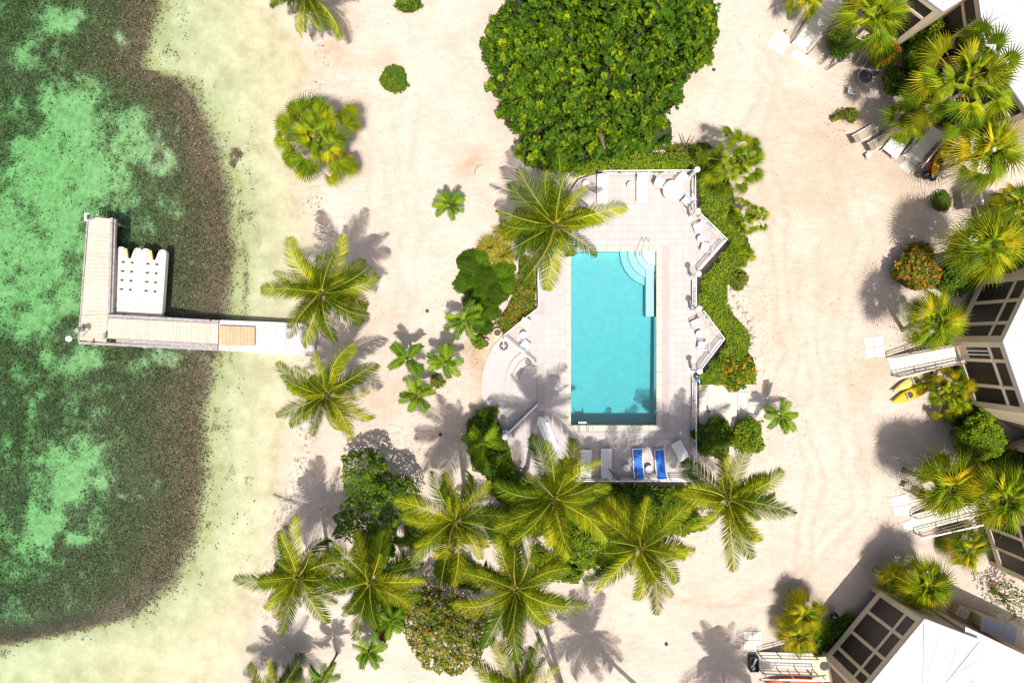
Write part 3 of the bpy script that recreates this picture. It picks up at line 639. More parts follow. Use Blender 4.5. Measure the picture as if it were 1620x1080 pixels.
def house(label, poly, porch, door=None, rise=1.1):
    n = len(poly); c = Vector((sum(p[0] for p in poly) / n, sum(p[1] for p in poly) / n))
    o = thing('cottage', label, 'house', (c.x, c.y, 0))
    ar = sum(poly[i][0] * poly[(i + 1) % n][1] - poly[(i + 1) % n][0] * poly[i][1] for i in range(n)); sgn = 1 if ar > 0 else -1
    ins = [((p[0] - c.x) * 0.99 + c.x, (p[1] - c.y) * 0.99 + c.y) for p in poly]; core = [((p[0] - c.x) * 0.6 + c.x, (p[1] - c.y) * 0.6 + c.y) for p in poly]
    MB().prism(ins, ZF - .25, ZF).build('floor', floor_m, o, world=True)
    MB().prism(core, 0.0, ZR - .1).build('inner_wall', wall_m, o, world=True)
    for p in ins: MB().box((p[0] * .97 + c.x * .03, p[1] * .97 + c.y * .03, (ZF - .25) / 2), (.3, .3, ZF - .25)).build('stilt', wall_m, o, world=True)
    # roof: low pyramid with thick edge and gutter
    rf = MB(); out = [((p[0] - c.x) * 1.004 + c.x, (p[1] - c.y) * 1.004 + c.y) for p in poly]
    vs_ = [(p[0], p[1], ZR - .16) for p in out] + [(p[0], p[1], ZR) for p in out] + [(c.x, c.y, ZR + rise)]
    fs_ = [(i, (i + 1) % n, n + (i + 1) % n, n + i) for i in range(n)] + [(n + i, n + (i + 1) % n, 2 * n) for i in range(n)] + [tuple(range(n))[::-1]]
    if sgn < 0: fs_ = [f[::-1] for f in fs_]
    rf.add(vs_, fs_); ro = rf.build('roof', roof_m, o, world=True)
    apex = Vector((c.x, c.y, ZR + rise))
    for i in range(n):
        a = Vector((*out[i], ZR)); MB().bar(a.lerp(apex, .01) + Vector((0, 0, .02)), apex + Vector((0, 0, .02)), .14, .04).build('ridge_cap', roof_m, ro, world=True)
        b = Vector((*out[(i + 1) % n], ZR))
        for k in range(1, max(2, int((b - a).length / 1.2))):
            tt = k * 1.2 / (b - a).length; p0 = a.lerp(b, tt); hm = 1 - abs(2 * tt - 1); dn = (apex - (a + b) / 2) * min(.97, hm)
            if tt < .98: MB().bar(p0 + Vector((0, 0, .008)), p0 + dn + Vector((0, 0, .008)), .03, .03).build('roof_seam', roof_m, ro, world=True)
    for i in range(n):
        a, b = Vector((*out[i], ZR - .03)), Vector((*out[(i + 1) % n], ZR - .03)); MB().bar(a, b, .10, .13).build('gutter', gut, ro, world=True)
        L_ = (b - a).length
        for k in range(1, int(L_ / .8)): MB().box(a + (b - a) * k * .8 / L_ + Vector((0, 0, .075)), (.13, .05, .02), math.atan2(b.y - a.y, b.x - a.x)).build('gutter_clip', gut, ro, world=True)
    for i in range(n):
        A = Vector((*ins[i], 0)); B = Vector((*ins[(i + 1) % n], 0)); d = (B - A); L_ = d.length; d.normalize(); rz = math.atan2(d.y, d.x)
        def vbox(s0, s1, z0, z1, dep, m, nm, off=0.0):
            nn = Vector((d.y, -d.x, 0)) * sgn
            return MB().box(A + d * (s0 + s1) / 2 + nn * off + Vector((0, 0, (z0 + z1) / 2)), (s1 - s0, dep, z1 - z0), rz).build(nm, m, o, world=True)
        if i not in porch:
            vbox(0, L_, ZF - .25, ZR - .17, .12, wall_m, 'wall'); continue
        cb = 0.36
        stops_ = porch[i]; stops_ = [cb] + [s for s in stops_ if cb + .3 < s < L_ - cb - .3] + [L_ - cb]
        vbox(0, cb, ZF - .25, ZR - .17, .13, trim, 'corner_board'); vbox(L_ - cb, L_, ZF - .25, ZR - .17, .13, trim, 'corner_board')
        vbox(cb, L_ - cb, ZF - .25, ZF + .22, .12, trim, 'bottom_band'); vbox(cb, L_ - cb, ZM - .10, ZM + .12, .11, trim, 'middle_rail'); vbox(cb, L_ - cb, ZR - .5, ZR - .17, .12, trim, 'top_band')
        for s in stops_[1:-1]:
            vbox(s - .11, s + .11, ZF + .22, ZM - .10, .14, trim, 'post'); vbox(s - .11, s + .11, ZM + .12, ZR - .5, .14, trim, 'post')
        for k in range(len(stops_) - 1):
            s0 = stops_[k] + (.11 if k else 0); s1 = stops_[k + 1] - (.11 if k < len(stops_) - 2 else 0)
            if door == (i, k):
                dr = vbox(s0, s1, ZF + .22, ZF + 1.0, .07, wall_m, 'door_panel'); w3 = (s1 - s0) / 3
                for q_ in (1, 2): vbox(s0 + w3 * q_ - .03, s0 + w3 * q_ + .03, ZF + 1.0, ZM - .10, .08, white, 'door_stile')
                vbox(s0, s1, ZF + 1.0, ZM - .1, .02, screen, 'screen_pane')
            else: vbox(s0, s1, ZF + .22, ZM - .10, .02, screen, 'screen_pane')
            vbox(s0, s1, ZM + .12, ZR - .5, .02, screen, 'screen_pane')
    return o
SIDE = 4.6
def dirv(deg): return Vector((math.cos(math.radians(deg)), -math.sin(math.radians(deg))))
def pl2(a, b, z): return Vector(XY(a, b, z))
vA = pl2(1588, 540, ZR)
house('octagonal cottage with screened porch behind the ramp with yellow kayaks', octagon(vA, 71, SIDE), {0: [1.25, 3.0], 7: [1.75, 3.3]}, door=(0, 0))
vR = pl2(1584, 902, ZF) - SIDE * dirv(72)
house('screened cottage behind the ramp with the long outer rail', octagon(vR, 72, SIDE), {0: [1.5, 2.9], 1: [1.5, 3.0], 7: [1.6, 3.0]})
vB = pl2(1463, 980, ZR); eL = dirv(129.7); eR = dirv(20.9)
bp_ = [vB, vB + eR * 3.6, vB + eR * 3.6 + dirv(100) * 5.0, vB + eR * 0.5 + dirv(100) * 11, vB + eL * 5.8 + dirv(80) * 4.2, vB + eL * 5.8]
house('cottage with white roof and screened porch beside the kettle grill', [(p.x, p.y) for p in bp_], {5: [1.0, 2.4, 4.1], 4: [.9, 2]}, rise=0.5)
tp = [(1542, -60), (1561, 81), (1632, 182), (1765, 215), (1880, 150), (1900, 0), (1800, -140), (1640, -150)]
house('large white-roofed cottage behind the tall fan palms', [XY(a, b, ZR) for a, b in tp], {1: [1.5, 3.0], 0: [1.6, 3.3]}, rise=0.9)
hp = [(1492, 17), (1578, -37), (1490, -150), (1395, -56)]
house('plain-walled cottage corner between the ramp and leafy bushes', [XY(a, b, ZR) for a, b in hp], {3: [1.2, 2.6]}, rise=0.6)
# metal roofed wing beside the white roof
wg = thing('roofed_wing', 'white metal-roofed wing beside the white-roofed cottage', 'house wing', P(1600, 1080, 0))
w0 = pl2(1528, 991, 5.5); wu = dirv(25.5); wv = dirv(98)
wp = [w0, w0 + wu * 9, w0 + wu * 9 + wv * 6, w0 + wv * 6]
MB().prism([(p.x, p.y) for p in [wp[0] + (wu + wv) * .25, wp[1] + (wv - wu) * .25, wp[2] - (wu + wv) * .25, wp[3] + (wu - wv) * .25]], 0, 5.4).build('wall', wall_m, wg, world=True)
MB().prism([(p.x, p.y) for p in wp], 5.42, 5.55).build('roof', mat('metal_roof', (.50, .50, .51), .4, .04, 1), wg, world=True)
for k in range(1, 9):
    a = w0 + wv * (k * .66); b = a + wu * 9; MB().bar((a.x, a.y, 5.57), (b.x, b.y, 5.57), .04, .05).build('roof_seam', gut, wg, world=True)
MB().bar((w0.x, w0.y, 5.5), ((w0 + wv * 1).x, (w0 + wv * 1).y, 5.5), .12, .14).build('gutter', gut, wg, world=True)
# service deck, boxes and shed roof behind the wing
sd = thing('service_deck', 'tan timber service deck beside the white-roofed cottage', 'deck', P(1510, 965, 0))
tanw = mat('tan_board', (.40, .29, .15), .8, .12, 3, obrand=.06)
A_, B_ = P(1478, 938, .8), P(1566, 985, .8); dd = (B_ - A_); LL = dd.length; dd.normalize(); nn_ = Vector((-dd.y, dd.x, 0)) * -1
for k in range(9):
    a = A_ + nn_ * (k * .25); MB().bar(a, a + dd * LL, .235, .06).build('board', tanw, sd, world=True)
for k in (0.2, 2, 3.6):
    for q_ in (.1, 1.9): p = A_ + dd * k + nn_ * q_; MB().box((p.x, p.y, .38), (.1, .1, .76)).build('post', tanw, sd, world=True)
o = thing('air_conditioner', 'tan boxed air conditioner on the service deck', 'air conditioner', P(1513, 962, .84), math.radians(-28)); MB().box((0, 0, .35), (.85, .7, .7)).build('case', mat('ac_tan', (.36, .27, .17), .6, .06), o, bevel=.02); MB().lathe([(.26, .70), (.26, .72), (.05, .73)], n=16).build('fan_grille', beam_m, o)
sh = thing('shed', 'small shed with corrugated blue-grey roof behind the metal-roofed wing', 'shed', P(1583, 982, 0))
cr = mat('corrugated_sheet', (.34, .36, .41), .5, .05); qd = [(1552, 972), (1612, 994), (1606, 1018), (1551, 996)]
a, b, c, d = [P(x, y, 2.1) for x, y in qd]; N_ = 13
for k in range(N_):
    t0, t1 = k / N_, (k + 1) / N_; p0, p1, p2, p3 = a.lerp(b, t0), a.lerp(b, t1), d.lerp(c, t1), d.lerp(c, t0); m0 = p0.lerp(p1, .5) + Vector((0, 0, .07)); m1 = p3.lerp(p2, .5) + Vector((0, 0, .07))
    MB().add([p0, m0, p1, p2, m1, p3], [(0, 1, 4, 5), (1, 2, 3, 4)]).build('roof_sheet', cr, sh, world=True)
MB().prism([(v.x, v.y) for v in [P(1556, 976, 2.0), P(1608, 995, 2.0), P(1603, 1014, 2.0), P(1555, 994, 2.0)]], 0, 2.02).build('wall', wall_m, sh, world=True)

# ------------------------------------------------------------------ ramps
ramp_m = mat('ramp_board', (0.57, 0.53, 0.45), 0.7, 0.05, 3, obrand=.03); rail_br = mat('brown_rail', (.17, .11, .075), .7)
def ramp(label, f0, f1, t0, t1, sides=(1, 1), outer=None, ztop=ZF, nb=14):
    """f0,f1: foot corners (ground pixels); t0,t1: top corners (pixels at ztop)"""
    F0, F1, T0, T1 = P(*f0, .06), P(*f1, .06), P(*t0, ztop), P(*t1, ztop)
    o = thing('entrance_ramp', label, 'ramp', P(*f0, 0)); ex_ = []
    for k in range(nb):
        a, b = k / nb + .002, (k + 1) / nb - .002; q4 = [F0.lerp(T0, a), F1.lerp(T1, a), F1.lerp(T1, b), F0.lerp(T0, b)]
        MB().add([p for p in q4] + [p - Vector((0, 0, .05)) for p in q4], [(0, 1, 2, 3), (7, 6, 5, 4), (0, 4, 5, 1), (1, 5, 6, 2), (2, 6, 7, 3), (3, 7, 4, 0)]).build('board', ramp_m, o, world=True)
    for s_, (f, t_) in enumerate(((F0, T0), (F1, T1))):
        MB().bar(f - Vector((0, 0, .1)), t_ - Vector((0, 0, .1)), .06, .16).build('stringer', rail_br, o, world=True)
        if not sides[s_]: continue
        hh = Vector((0, 0, .9)); MB().bar(f + hh, t_ + hh, .06, .05).build('handrail', rail_br, o, world=True); MB().bar(f + hh * .5, t_ + hh * .5, .04, .04).build('middle_rail', rail_br, o, world=True)
        for k in (0.0, .34, .67, .98): p = f.lerp(t_, k); MB().bar(p, p + hh, .05, .05).build('rail_post', rail_br, o, world=True)
    if outer:
        a, b = outer; a = P(*a[:2], a[2]); b = P(*b[:2], b[2]); MB().bar(a, b, .08, .06).build('outer_rail', white_m, o, world=True)
        for k in (0.1, .5, .95): p = a.lerp(b, k); MB().bar((p.x, p.y, 0), p, .06, .06).build('outer_post', white_m, o, world=True)
    return o
ramp('pale entrance ramp beside the yellow kayaks', (1403, 565), (1412, 594), (1509, 545), (1515, 573), outer=((1419, 600, .7), (1526, 571, 1.6)))
ramp('pale entrance ramp below the brown folding chairs', (1440, 815), (1446, 842), (1545, 786), (1550, 815), outer=((1457, 852, .7), (1556, 830, 1.6)))
ramp('pale entrance ramp beside the bicycles', (1252, 68), (1277, 86), (1320, -30), (1352, -10))
ramp('pale entrance ramp beside the red and yellow kayak', (1426, 245), (1450, 262), (1470, 195), (1494, 212), outer=((1458, 266, .8), (1530, 178, 2.0)))
ramp('pale entrance ramp above the orange kayak', (1199, 1031), (1199, 1055), (1287, 1033), (1287, 1058), outer=((1205, 1074, .8), (1312, 1076, 1.6)))
lp = thing('landing', 'cream landing with round grate at the top of the ramp above orange kayak', 'landing', P(1300, 1050, 0))
MB().prism([XY(1284, 1040, ZF), XY(1312, 1038, ZF), XY(1316, 1078, ZF), XY(1286, 1076, ZF)], ZF - .18, ZF - .02).build('floor', wall_m, lp, world=True)
MB().lathe([(.30, ZF - .02), (.30, ZF + .01), (.05, ZF + .015)], P(1304, 1053, ZF) - Vector((0, 0, ZF)), 18).build('grate', dkp, lp, world=True)
for a in ((1287, 1043), (1311, 1041), (1314, 1075), (1289, 1073)): p = P(*a, ZF); MB().box((p.x, p.y, .5), (.1, .1, 1.02)).build('post', wall_m, lp, world=True)

# ------------------------------------------------------------------ kayaks, grills, bicycles and yard furniture
def kayak(label, px_, py_, deg, L_, m, m2=None, z=0.02, wd=.78):
    o = thing('kayak', label, 'kayak', P(px_, py_, z), math.radians(-deg)); nseg, nr = 15, 10; vs_ = []; fs_ = []
    for i in range(nseg + 1):
        u = -1 + 2 * i / nseg; ww = max(.012, wd / 2 * (1 - abs(u) ** 2.4)); rk = .12 * abs(u) ** 3
        for k in range(nr):
            a = 2 * math.pi * k / nr; vs_.append((u * L_ / 2, ww * math.cos(a), .19 + rk + (.13 if math.sin(a) > 0 else .19) * math.sin(a) * (1 - .5 * abs(u) ** 3)))
    for i in range(nseg): fs_ += [(i * nr + k, i * nr + (k + 1) % nr, (i + 1) * nr + (k + 1) % nr, (i + 1) * nr + k) for k in range(nr)]
    fs_ += [tuple(range(nr))[::-1], tuple(nseg * nr + k for k in range(nr))]
    MB().add(vs_, fs_).build('hull', m, o, smooth=True)
    MB().lathe([(.2, .30), (.21, .345), (.15, .35), (.12, .325)], (-.35, 0, 0), 14).build('cockpit', dkp, o); MB().box((-.62, 0, .42), (.06, .36, .22)).build('seat_back', m2 or dkp, o)
    MB().lathe([(.11, .3), (.115, .335), (.02, .345)], (.85, 0, 0), 12).build('hatch', dkp, o)
ky = mat('kayak_yellow', (.60, .36, .012), .35, .06, 2); kc = mat('kayak_cream', (.46, .36, .10), .4, .12, 2); ko = mat('kayak_orange', (.62, .09, .012), .35, .06, 2); kr = mat('kayak_red', (.45, .02, .02), .4)
kayak('yellow kayak lying on the sand below the other kayak', 1443, 621, -22, 3.3, ky, mat('grey_pad', (.35, .33, .36), .7))
kayak('long cream and yellow kayak beside the ramp rail', 1452, 597, -26, 4.3, kc, mat('grey_pad'))
kayak('yellow kayak on the rack beside the ramp by kettle grills', 1487, 250, -62, 3.0, ky, kr, z=.75)
kayak('red kayak beneath the yellow kayak on the rack', 1480, 253, -62, 3.0, kr, z=.30)
kayak('orange kayak lying along the ramp by the black crate', 1252, 1078, -1, 4.4, ko, z=.1)
rk = thing('kayak_rack', 'dark pipe rack holding the red and yellow kayaks', 'rack', P(1480, 262, 0))
for (a, b) in (((1456, 265), (1490, 283)), ((1476, 235), (1508, 252))):
    A, B = P(*a, .0), P(*b, .0); MB().tube([A, A + Vector((0, 0, 1.2))], .03, 6).build('upright', beam_m, rk, world=True); MB().tube([B, B + Vector((0, 0, 1.2))], .03, 6).build('upright', beam_m, rk, world=True)
    for z in (.28, .72): MB().tube([A + Vector((0, 0, z)), B + Vector((0, 0, z))], .025, 6).build('crossbar', beam_m, rk, world=True)
blk = mat('black_enamel', (.012, .012, .016), .22, spec=.5)
def grill(label, px_, py_):
    o = thing('kettle_grill', label, 'grill', P(px_, py_, 0))
    MB().lathe([(.02, .45), (.18, .5), (.28, .62), (.29, .70)], n=20).build('bowl', blk, o, smooth=True); MB().lathe([(.295, .70), (.28, .8), (.18, .92), (.02, .97)], n=20).build('lid', blk, o, smooth=True)
    MB().tube([(-.07, 0, .95), (-.06, 0, 1.02), (.06, 0, 1.02), (.07, 0, .95)], .014, 5).build('handle', white_m, o)
    for k in range(3): a = k * 2.1 + .5; MB().tube([(.15 * math.cos(a), .15 * math.sin(a), .52), (.3 * math.cos(a), .3 * math.sin(a), 0)], .014, 5).build('leg', stl, o)
grill('black kettle grill on sand beside the small screened garden', 1311, 967); grill('black kettle grill at the foot of the kayak rack', 1465, 284); grill('black kettle grill beside the paler grill near the kayak rack', 1454, 281)
def bicycle(label, px_, py_, deg):
    o = thing('bicycle', label, 'bicycle', P(px_, py_, 0), math.radians(-deg))
    for x in (-.52, .52):
        wl = MB().tube([(x + .32 * math.cos(a), .0, .34 + .32 * math.sin(a)) for a in np.linspace(0, 6.28, 21)[:-1]], .022, 5, closed=True).build('wheel', dkp, o)
        for k in range(6): a = k * math.pi / 6; MB().tube([(x + .31 * math.cos(a), 0, .34 + .31 * math.sin(a)), (x - .31 * math.cos(a), 0, .34 - .31 * math.sin(a))], .004, 3).build('spoke', stl, wl)
    f = MB()
    for a, b in (((-.52, 0, .34), (-.05, 0, .32)), ((-.05, 0, .32), (-.2, 0, .8)), ((-.2, 0, .8), (.38, 0, .85)), ((-.05, 0, .32), (.38, 0, .8)), ((-.52, 0, .34), (-.2, 0, .78)), ((.52, 0, .34), (.36, 0, 1.0))): f.tube([a, b], .022, 6)
    f.build('frame', stl, o); MB().tube([(.3, -.3, 1.05), (.38, -.12, 1.03), (.38, .12, 1.03), (.3, .3, 1.05)], .015, 5).build('handlebar', stl, o); MB().box((-.22, 0, .88), (.26, .15, .06)).build('saddle', dkp, o, bevel=.02)
    MB().box((.62, 0, .95), (.3, .34, .22)).build('basket', beam_m, o)
bicycle('dark bicycle parked against the leafy bush by the ramp', 1310, 92, -40); bicycle('bicycle with basket parked beside the other bicycle', 1322, 103, -30)
gm_ = mat('grey_metal', (.42, .42, .42), .4, .05); dks = mat('dark_sling', (.16, .14, .12), .7, .1); tns = mat('tan_sling', (.35, .29, .22), .7, .1)
chair('grey metal chair standing at the edge of tree shade', 1342, 147, 100, 0, gm_, mat('grey_slat', (.38, .37, .36), .6))
chair('metal armchair in the shade beside the red flowers', 1357, 101, -60, 0, gm_, dks, s=1.1)
chair('dark metal armchair in shade by the glass table', 1372, 118, 40, 0, gm_, dks, s=1.0)
o = thing('patio_table', 'round dark glass table with pale rim in tree shade', 'table', P(1361, 127, 0)); MB().lathe([(.0, .68), (.5, .68), (.5, .70), (.02, .705)], n=24).build('table_top', mat('dark_glass', (.05, .05, .06), .1), o)
MB().tube([(.5 * math.cos(a), .5 * math.sin(a), .70) for a in np.linspace(0, 6.28, 25)[:-1]], .02, 5, closed=True).build('rim', gm_, o)
for k in range(4): a = k * 1.57; MB().tube([(.15 * math.cos(a), .15 * math.sin(a), .68), (.38 * math.cos(a), .38 * math.sin(a), 0)], .016, 5).build('leg', gm_, o)
lounger('tan mesh deck lounger at the end of the row by square table', 1362, 216, 150, tns, 0, .45); lounger('tan mesh deck lounger next to the white square table', 1386, 228, 150, tns, 0, .45)
o = thing('square_table', 'white square table with papers beside the mesh loungers', 'table', P(1407, 237, 0), math.radians(-38)); MB().box((0, 0, .62), (1.15, 1.1, .05)).build('table_top', white, o, bevel=.01)
for x in (-.48, .48):
    for y in (-.46, .46): MB().box((x, y, .3), (.06, .06, .6)).build('leg', white, o)
for k in range(5): MB().box((random.uniform(-.25, .25), random.uniform(-.2, .25), .648 + k * .002), (.2, .03, .004), random.uniform(0, 3)).build('driftwood', beam_m, o)
o = thing('stool', 'small white framed stool on the open sand', 'stool', P(1370, 248, 0), .5); MB().box((0, 0, .36), (.34, .34, .03)).build('seat', sling_w, o)
for x in (-.15, .15):
    for y in (-.15, .15): MB().box((x, y, .18), (.03, .03, .35)).build('leg', dkp, o)
chair('brown folding chair beside the ramp slabs', 1430, 768, 20, 0, rail_br, tns); chair('second brown folding chair nearer the fan palm', 1443, 775, 30, 0, rail_br, tns)
o = thing('storage_box', 'cream storage box with white edge beside small round shrub', 'box', P(1525, 317, 0), math.radians(9)); MB().box((0, 0, .42), (1.35, 1.15, .8)).build('bin', mat('box_tan', (.36, .31, .23), .7, .05), o, bevel=.02); MB().box((.62, 0, .84), (.2, 1.2, .06)).build('lid_edge', white, o); MB().box((-.1, 0, .84), (1.2, 1.18, .05)).build('lid', mat('box_tan'), o)
o = thing('crate', 'black open crate in palm shadow beside the ramp', 'crate', P(1190, 1046, 0)); 
for x in (-.28, .28): MB().box((x, 0, .25), (.05, .95, .5)).build('side', dkp, o)
for y in (-.46, .46): MB().box((0, y, .25), (.51, .05, .5)).build('side', dkp, o)
MB().box((0, 0, .12), (.5, .86, .03)).build('bottom', dkp, o)
for k in range(4): MB().box((random.uniform(-.15, .15), -.33 + .2 * k, .3), (.25, .12, .2), random.uniform(0, 1)).build('block', gm_, o)
o = thing('hose_stand', 'dark short post with a thin hose on the sand', 'post', P(1242, 52, 0)); MB().tube([(-.05, .1, 0), (0, 0, .5)], .06, 6).build('post', beam_m, o); MB().tube([(0, 0, .03), (.3, -.1, .03), (.7, .4, .03)], .02, 5).build('hose', beam_m, o)
for (a, b, lb) in ((676, 492, 'dark stone on the sand among the small palms'), (1129, 111, 'dark stone on the sand beside the broad tree'), (1054, 1018, 'dark stone on open sand near the palm shadow'), (697, 687, 'dark stone in the palm shadow')):
    o = MB().lathe([(.02, 0), (.11, .02), (.13, .07), (.08, .13), (.01, .15)], n=7).build('stone', mat('dark_stone', (.06, .055, .05), .9, .3, 8)); o.location = P(a, b, 0); tag(o, lb, 'stone')
o = thing('driftwood', 'curved grey driftwood stick on the sand', 'driftwood', P(754, 268, 0)); MB().tube([(-.15, -.35, .02), (-.08, 0, .06), (.1, .15, .08), (.35, .32, .05)], [.03, .05, .05, .02], 6).build('stick', beam_m, o)
MB().tube([(.08, .14, .08), (.02, .32, .1)], [.03, .01], 5).build('twig', beam_m, o)
rocks = thing('rock_edging', 'row of pale rocks edging the hedge', 'rocks', P(1188, 520, 0)); rmat = mat('pale_rock', (.42, .36, .31), .9, .2, 6, obrand=.15)
for k, (a, b) in enumerate([(1162, 470), (1166, 480), (1172, 488), (1177, 496), (1182, 503), (1186, 511), (1190, 519), (1192, 528), (1193, 537), (1190, 546), (1187, 554), (1157, 460), (1180, 498), (1189, 524), (1170, 483)]):
    r_ = random.uniform(.1, .2); o = MB().lathe([(.3 * r_, 0), (r_, .03), (r_ * 1.1, r_ * .4), (r_ * .6, r_ * .9), (.02, r_)], n=7).build('rock', rmat, rocks); p = P(a + random.uniform(-2, 2), b, 0) - OFF[rocks.name]; o.location = p; o.rotation_euler = (0, 0, k)

# ------------------------------------------------------------------ palms
YG = [(0.0, (.022, .055, .003)), (.35, (.062, .115, .004)), (.7, (.215, .245, .005)), (1.0, (.46, .42, .010))]
coco_m = leafmat('coconut_leaf', YG, .5, .25, 'both', .07)
fan_m = leafmat('fan_leaf', [(0.0, (.05, .11, .008)), (.45, (.17, .25, .010)), (.8, (.36, .38, .008)), (1.0, (.54, .44, .015))], .5, .25, 'both', .06)
fany_m = leafmat('fan_leaf_yellow', [(0.0, (.07, .12, .008)), (.4, (.30, .30, .012)), (.75, (.55, .45, .015)), (1.0, (.66, .44, .012))], .5, .25, 'both', .06)
small_m = leafmat('small_palm_leaf', [(0.0, (.03, .09, .006)), (.5, (.09, .19, .01)), (1.0, (.26, .33, .006))], .45, .25, 'both', .08)
dead_m = leafmat('dry_leaf', [(0.0, (.16, .08, .02)), (1.0, (.42, .22, .05))], .7, .1, 'both', .2)
rachis_m = mat('frond_rib', (.36, .31, .035), .5, obrand=.2)
trunk_m = mat('palm_trunk', (.21, .175, .145), .9, .25, 9, bump=.4, bscale=14)
def tri_mesh(name, V, F, rnd, mats, midx):
    me = np_mesh(name, V, F, {'rnd': rnd}, k=3)
    for m in mats: me.materials.append(m)
    me.polygons.foreach_set('material_index', np.asarray(midx, np.int32)); return me
def frond(name, L, npair, wid, bend, lm, lw=.056, hang=.5, side=0.0, seed=0, vee=.25):
    r = random.Random(seed); V, F, R, MI = [], [], [], []
    N = 12; pts = [Vector((0, 0, 0))]; ang = 0.0
    for i in range(N):
        u = (i + .5) / N; a = -bend * u ** 1.4; sd = side * u ** 1.6
        pts.append(pts[-1] + Vector((math.cos(a) * math.cos(sd), math.cos(a) * math.sin(sd), math.sin(a))) * L / N)
    def at(u):
        x = u * N; i = min(int(x), N - 1); return pts[i].lerp(pts[i + 1], x - i), (pts[i + 1] - pts[i]).normalized()
    for i in range(N + 1):          # rib: three-sided tube
        p, d = at(i / N); sdv = d.cross(Vector((0, 0, 1))).normalized(); up = sdv.cross(d); rr = .035 * L / 3.3 * (1 - .85 * i / N) + .004
        V += [p + sdv * rr, p - sdv * rr, p + up * rr * .8]; R += [.5] * 3
    for i in range(N):
        for k in range(3):
            a, b, c, d_ = i * 3 + k, i * 3 + (k + 1) % 3, (i + 1) * 3 + (k + 1) % 3, (i + 1) * 3 + k; F += [(a, b, c), (a, c, d_)]; MI += [1, 1]
    for j in range(npair):
        u = .07 + .93 * (j + .5) / npair
        p, d = at(u); sdv = d.cross(Vector((0, 0, 1))).normalized(); up = sdv.cross(d)
        ln = wid * (math.sin(math.pi * min(1, .12 + .9 * u)) ** .55 + .12) * r.uniform(.85, 1.1)
        fw = .45 + .75 * u
        for s_ in (-1, 1):
            dr = (sdv * s_ + d * fw * r.uniform(.85, 1.15) + up * vee * r.uniform(.4, 1.3)).normalized(); wv_ = d * lw * .5 * (1.15 - .4 * u) + up * .012
            m_ = p + dr * ln * .5 + Vector((0, 0, -hang * ln * .12)); tip = p + dr * ln * .93 + Vector((0, 0, -hang * ln * r.uniform(.35, .75)))
            b = len(V); V += [p - wv_ * .6, p + wv_ * .6, m_ - wv_, m_ + wv_, tip]; q_ = r.random(); R += [q_] * 5
            F += [(b, b + 1, b + 3), (b, b + 3, b + 2), (b + 2, b + 3, b + 4)]; MI += [0, 0, 0]
    return tri_mesh(name, [tuple(v) for v in V], F, R, [lm, rachis_m], MI)
def fan(name, pet, Rf, nseg, span, droop, lm, seed=0, split=.5, seglen=1.0):
    r = random.Random(seed); V, F, R, MI = [], [], [], []
    tip = Vector((pet, 0, pet * .12)); N = 4
    for i in range(N + 1):
        p = tip * (i / N) + Vector((0, 0, -.06 * pet * (i / N) ** 2)); rr = .022 * (1 - .5 * i / N); V += [p + Vector((0, rr, 0)), p + Vector((0, -rr, 0)), p + Vector((0, 0, rr))]; R += [.6] * 3
    for i in range(N):
        for k in range(3): a, b, c, d_ = i * 3 + k, i * 3 + (k + 1) % 3, (i + 1) * 3 + (k + 1) % 3, (i + 1) * 3 + k; F += [(a, b, c), (a, c, d_)]; MI += [1, 1]
    c0 = V[N * 3] if False else tip; ci = len(V); V.append(c0); R.append(.5)
    for i in range(nseg):
        a0 = -span / 2 + span * i / nseg; a1 = a0 + span / nseg; am = (a0 + a1) / 2
        rad = Rf * (.72 + .28 * math.cos(am * .8)) * r.uniform(.93, 1.07); q_ = r.random()
        def pt(a, rr, zz): return c0 + Vector((math.cos(a) * rr, math.sin(a) * rr, zz - droop * Rf * (rr / Rf) ** 2.2 - .10 * Rf * abs(math.sin(a)) * (rr / Rf)))
        b = len(V); rs = rad * split
        V += [pt(a0, rs, -.03), pt(am, rs, .04), pt(a1, rs, -.03), pt(am + r.uniform(-.03, .03), rad * seglen, -r.uniform(0, .12) * Rf)]; R += [q_] * 4
        F += [(ci, b, b + 1), (ci, b + 1, b + 2), (b, b + 3, b + 1), (b + 1, b + 3, b + 2)]; MI += [0] * 4
    return tri_mesh(name, [tuple(v) for v in V], F, R, [lm, rachis_m], MI)
COCO = [[frond('frond', 3.45, 58, .80, b, coco_m, hang=h_, side=s_, seed=i * 7 + k, vee=v_) for k, s_ in enumerate((-.65, -.2, .25, .6))] for i, (b, h_, v_) in enumerate(((.55, .5, .45), (.95, .8, .3), (1.35, 1.1, .2)))]
COCOD = frond('dry_frond', 2.6, 36, .5, 1.5, dead_m, hang=1.3, side=.2, seed=90)
SMALL = [frond('frond', 1.25, 24, .42, b, small_m, .075, .6, s_, 40 + i, .35) for i, (b, s_) in enumerate(((.7, .1), (1.1, -.15), (1.4, .2)))]
FAN = {m.name: [fan('fan_leaf', p, .66, 22, 4.4, d, m, 60 + i, .42) for i, (p, d) in enumerate(((.8, .15), (1.15, .3), (1.45, .5)))] for m in (fan_m, fany_m)}
FANS = {m.name: [fan('fan_leaf', p, .95, 18, 3.6, d, m, 70 + i, .30, 1.05) for i, (p, d) in enumerate(((.6, .25), (.8, .5), (.9, .8)))] for m in (fan_m, fany_m)}
FAND = fan('dry_leaf', .9, .7, 22, 3.2, .9, dead_m, 81, .4)
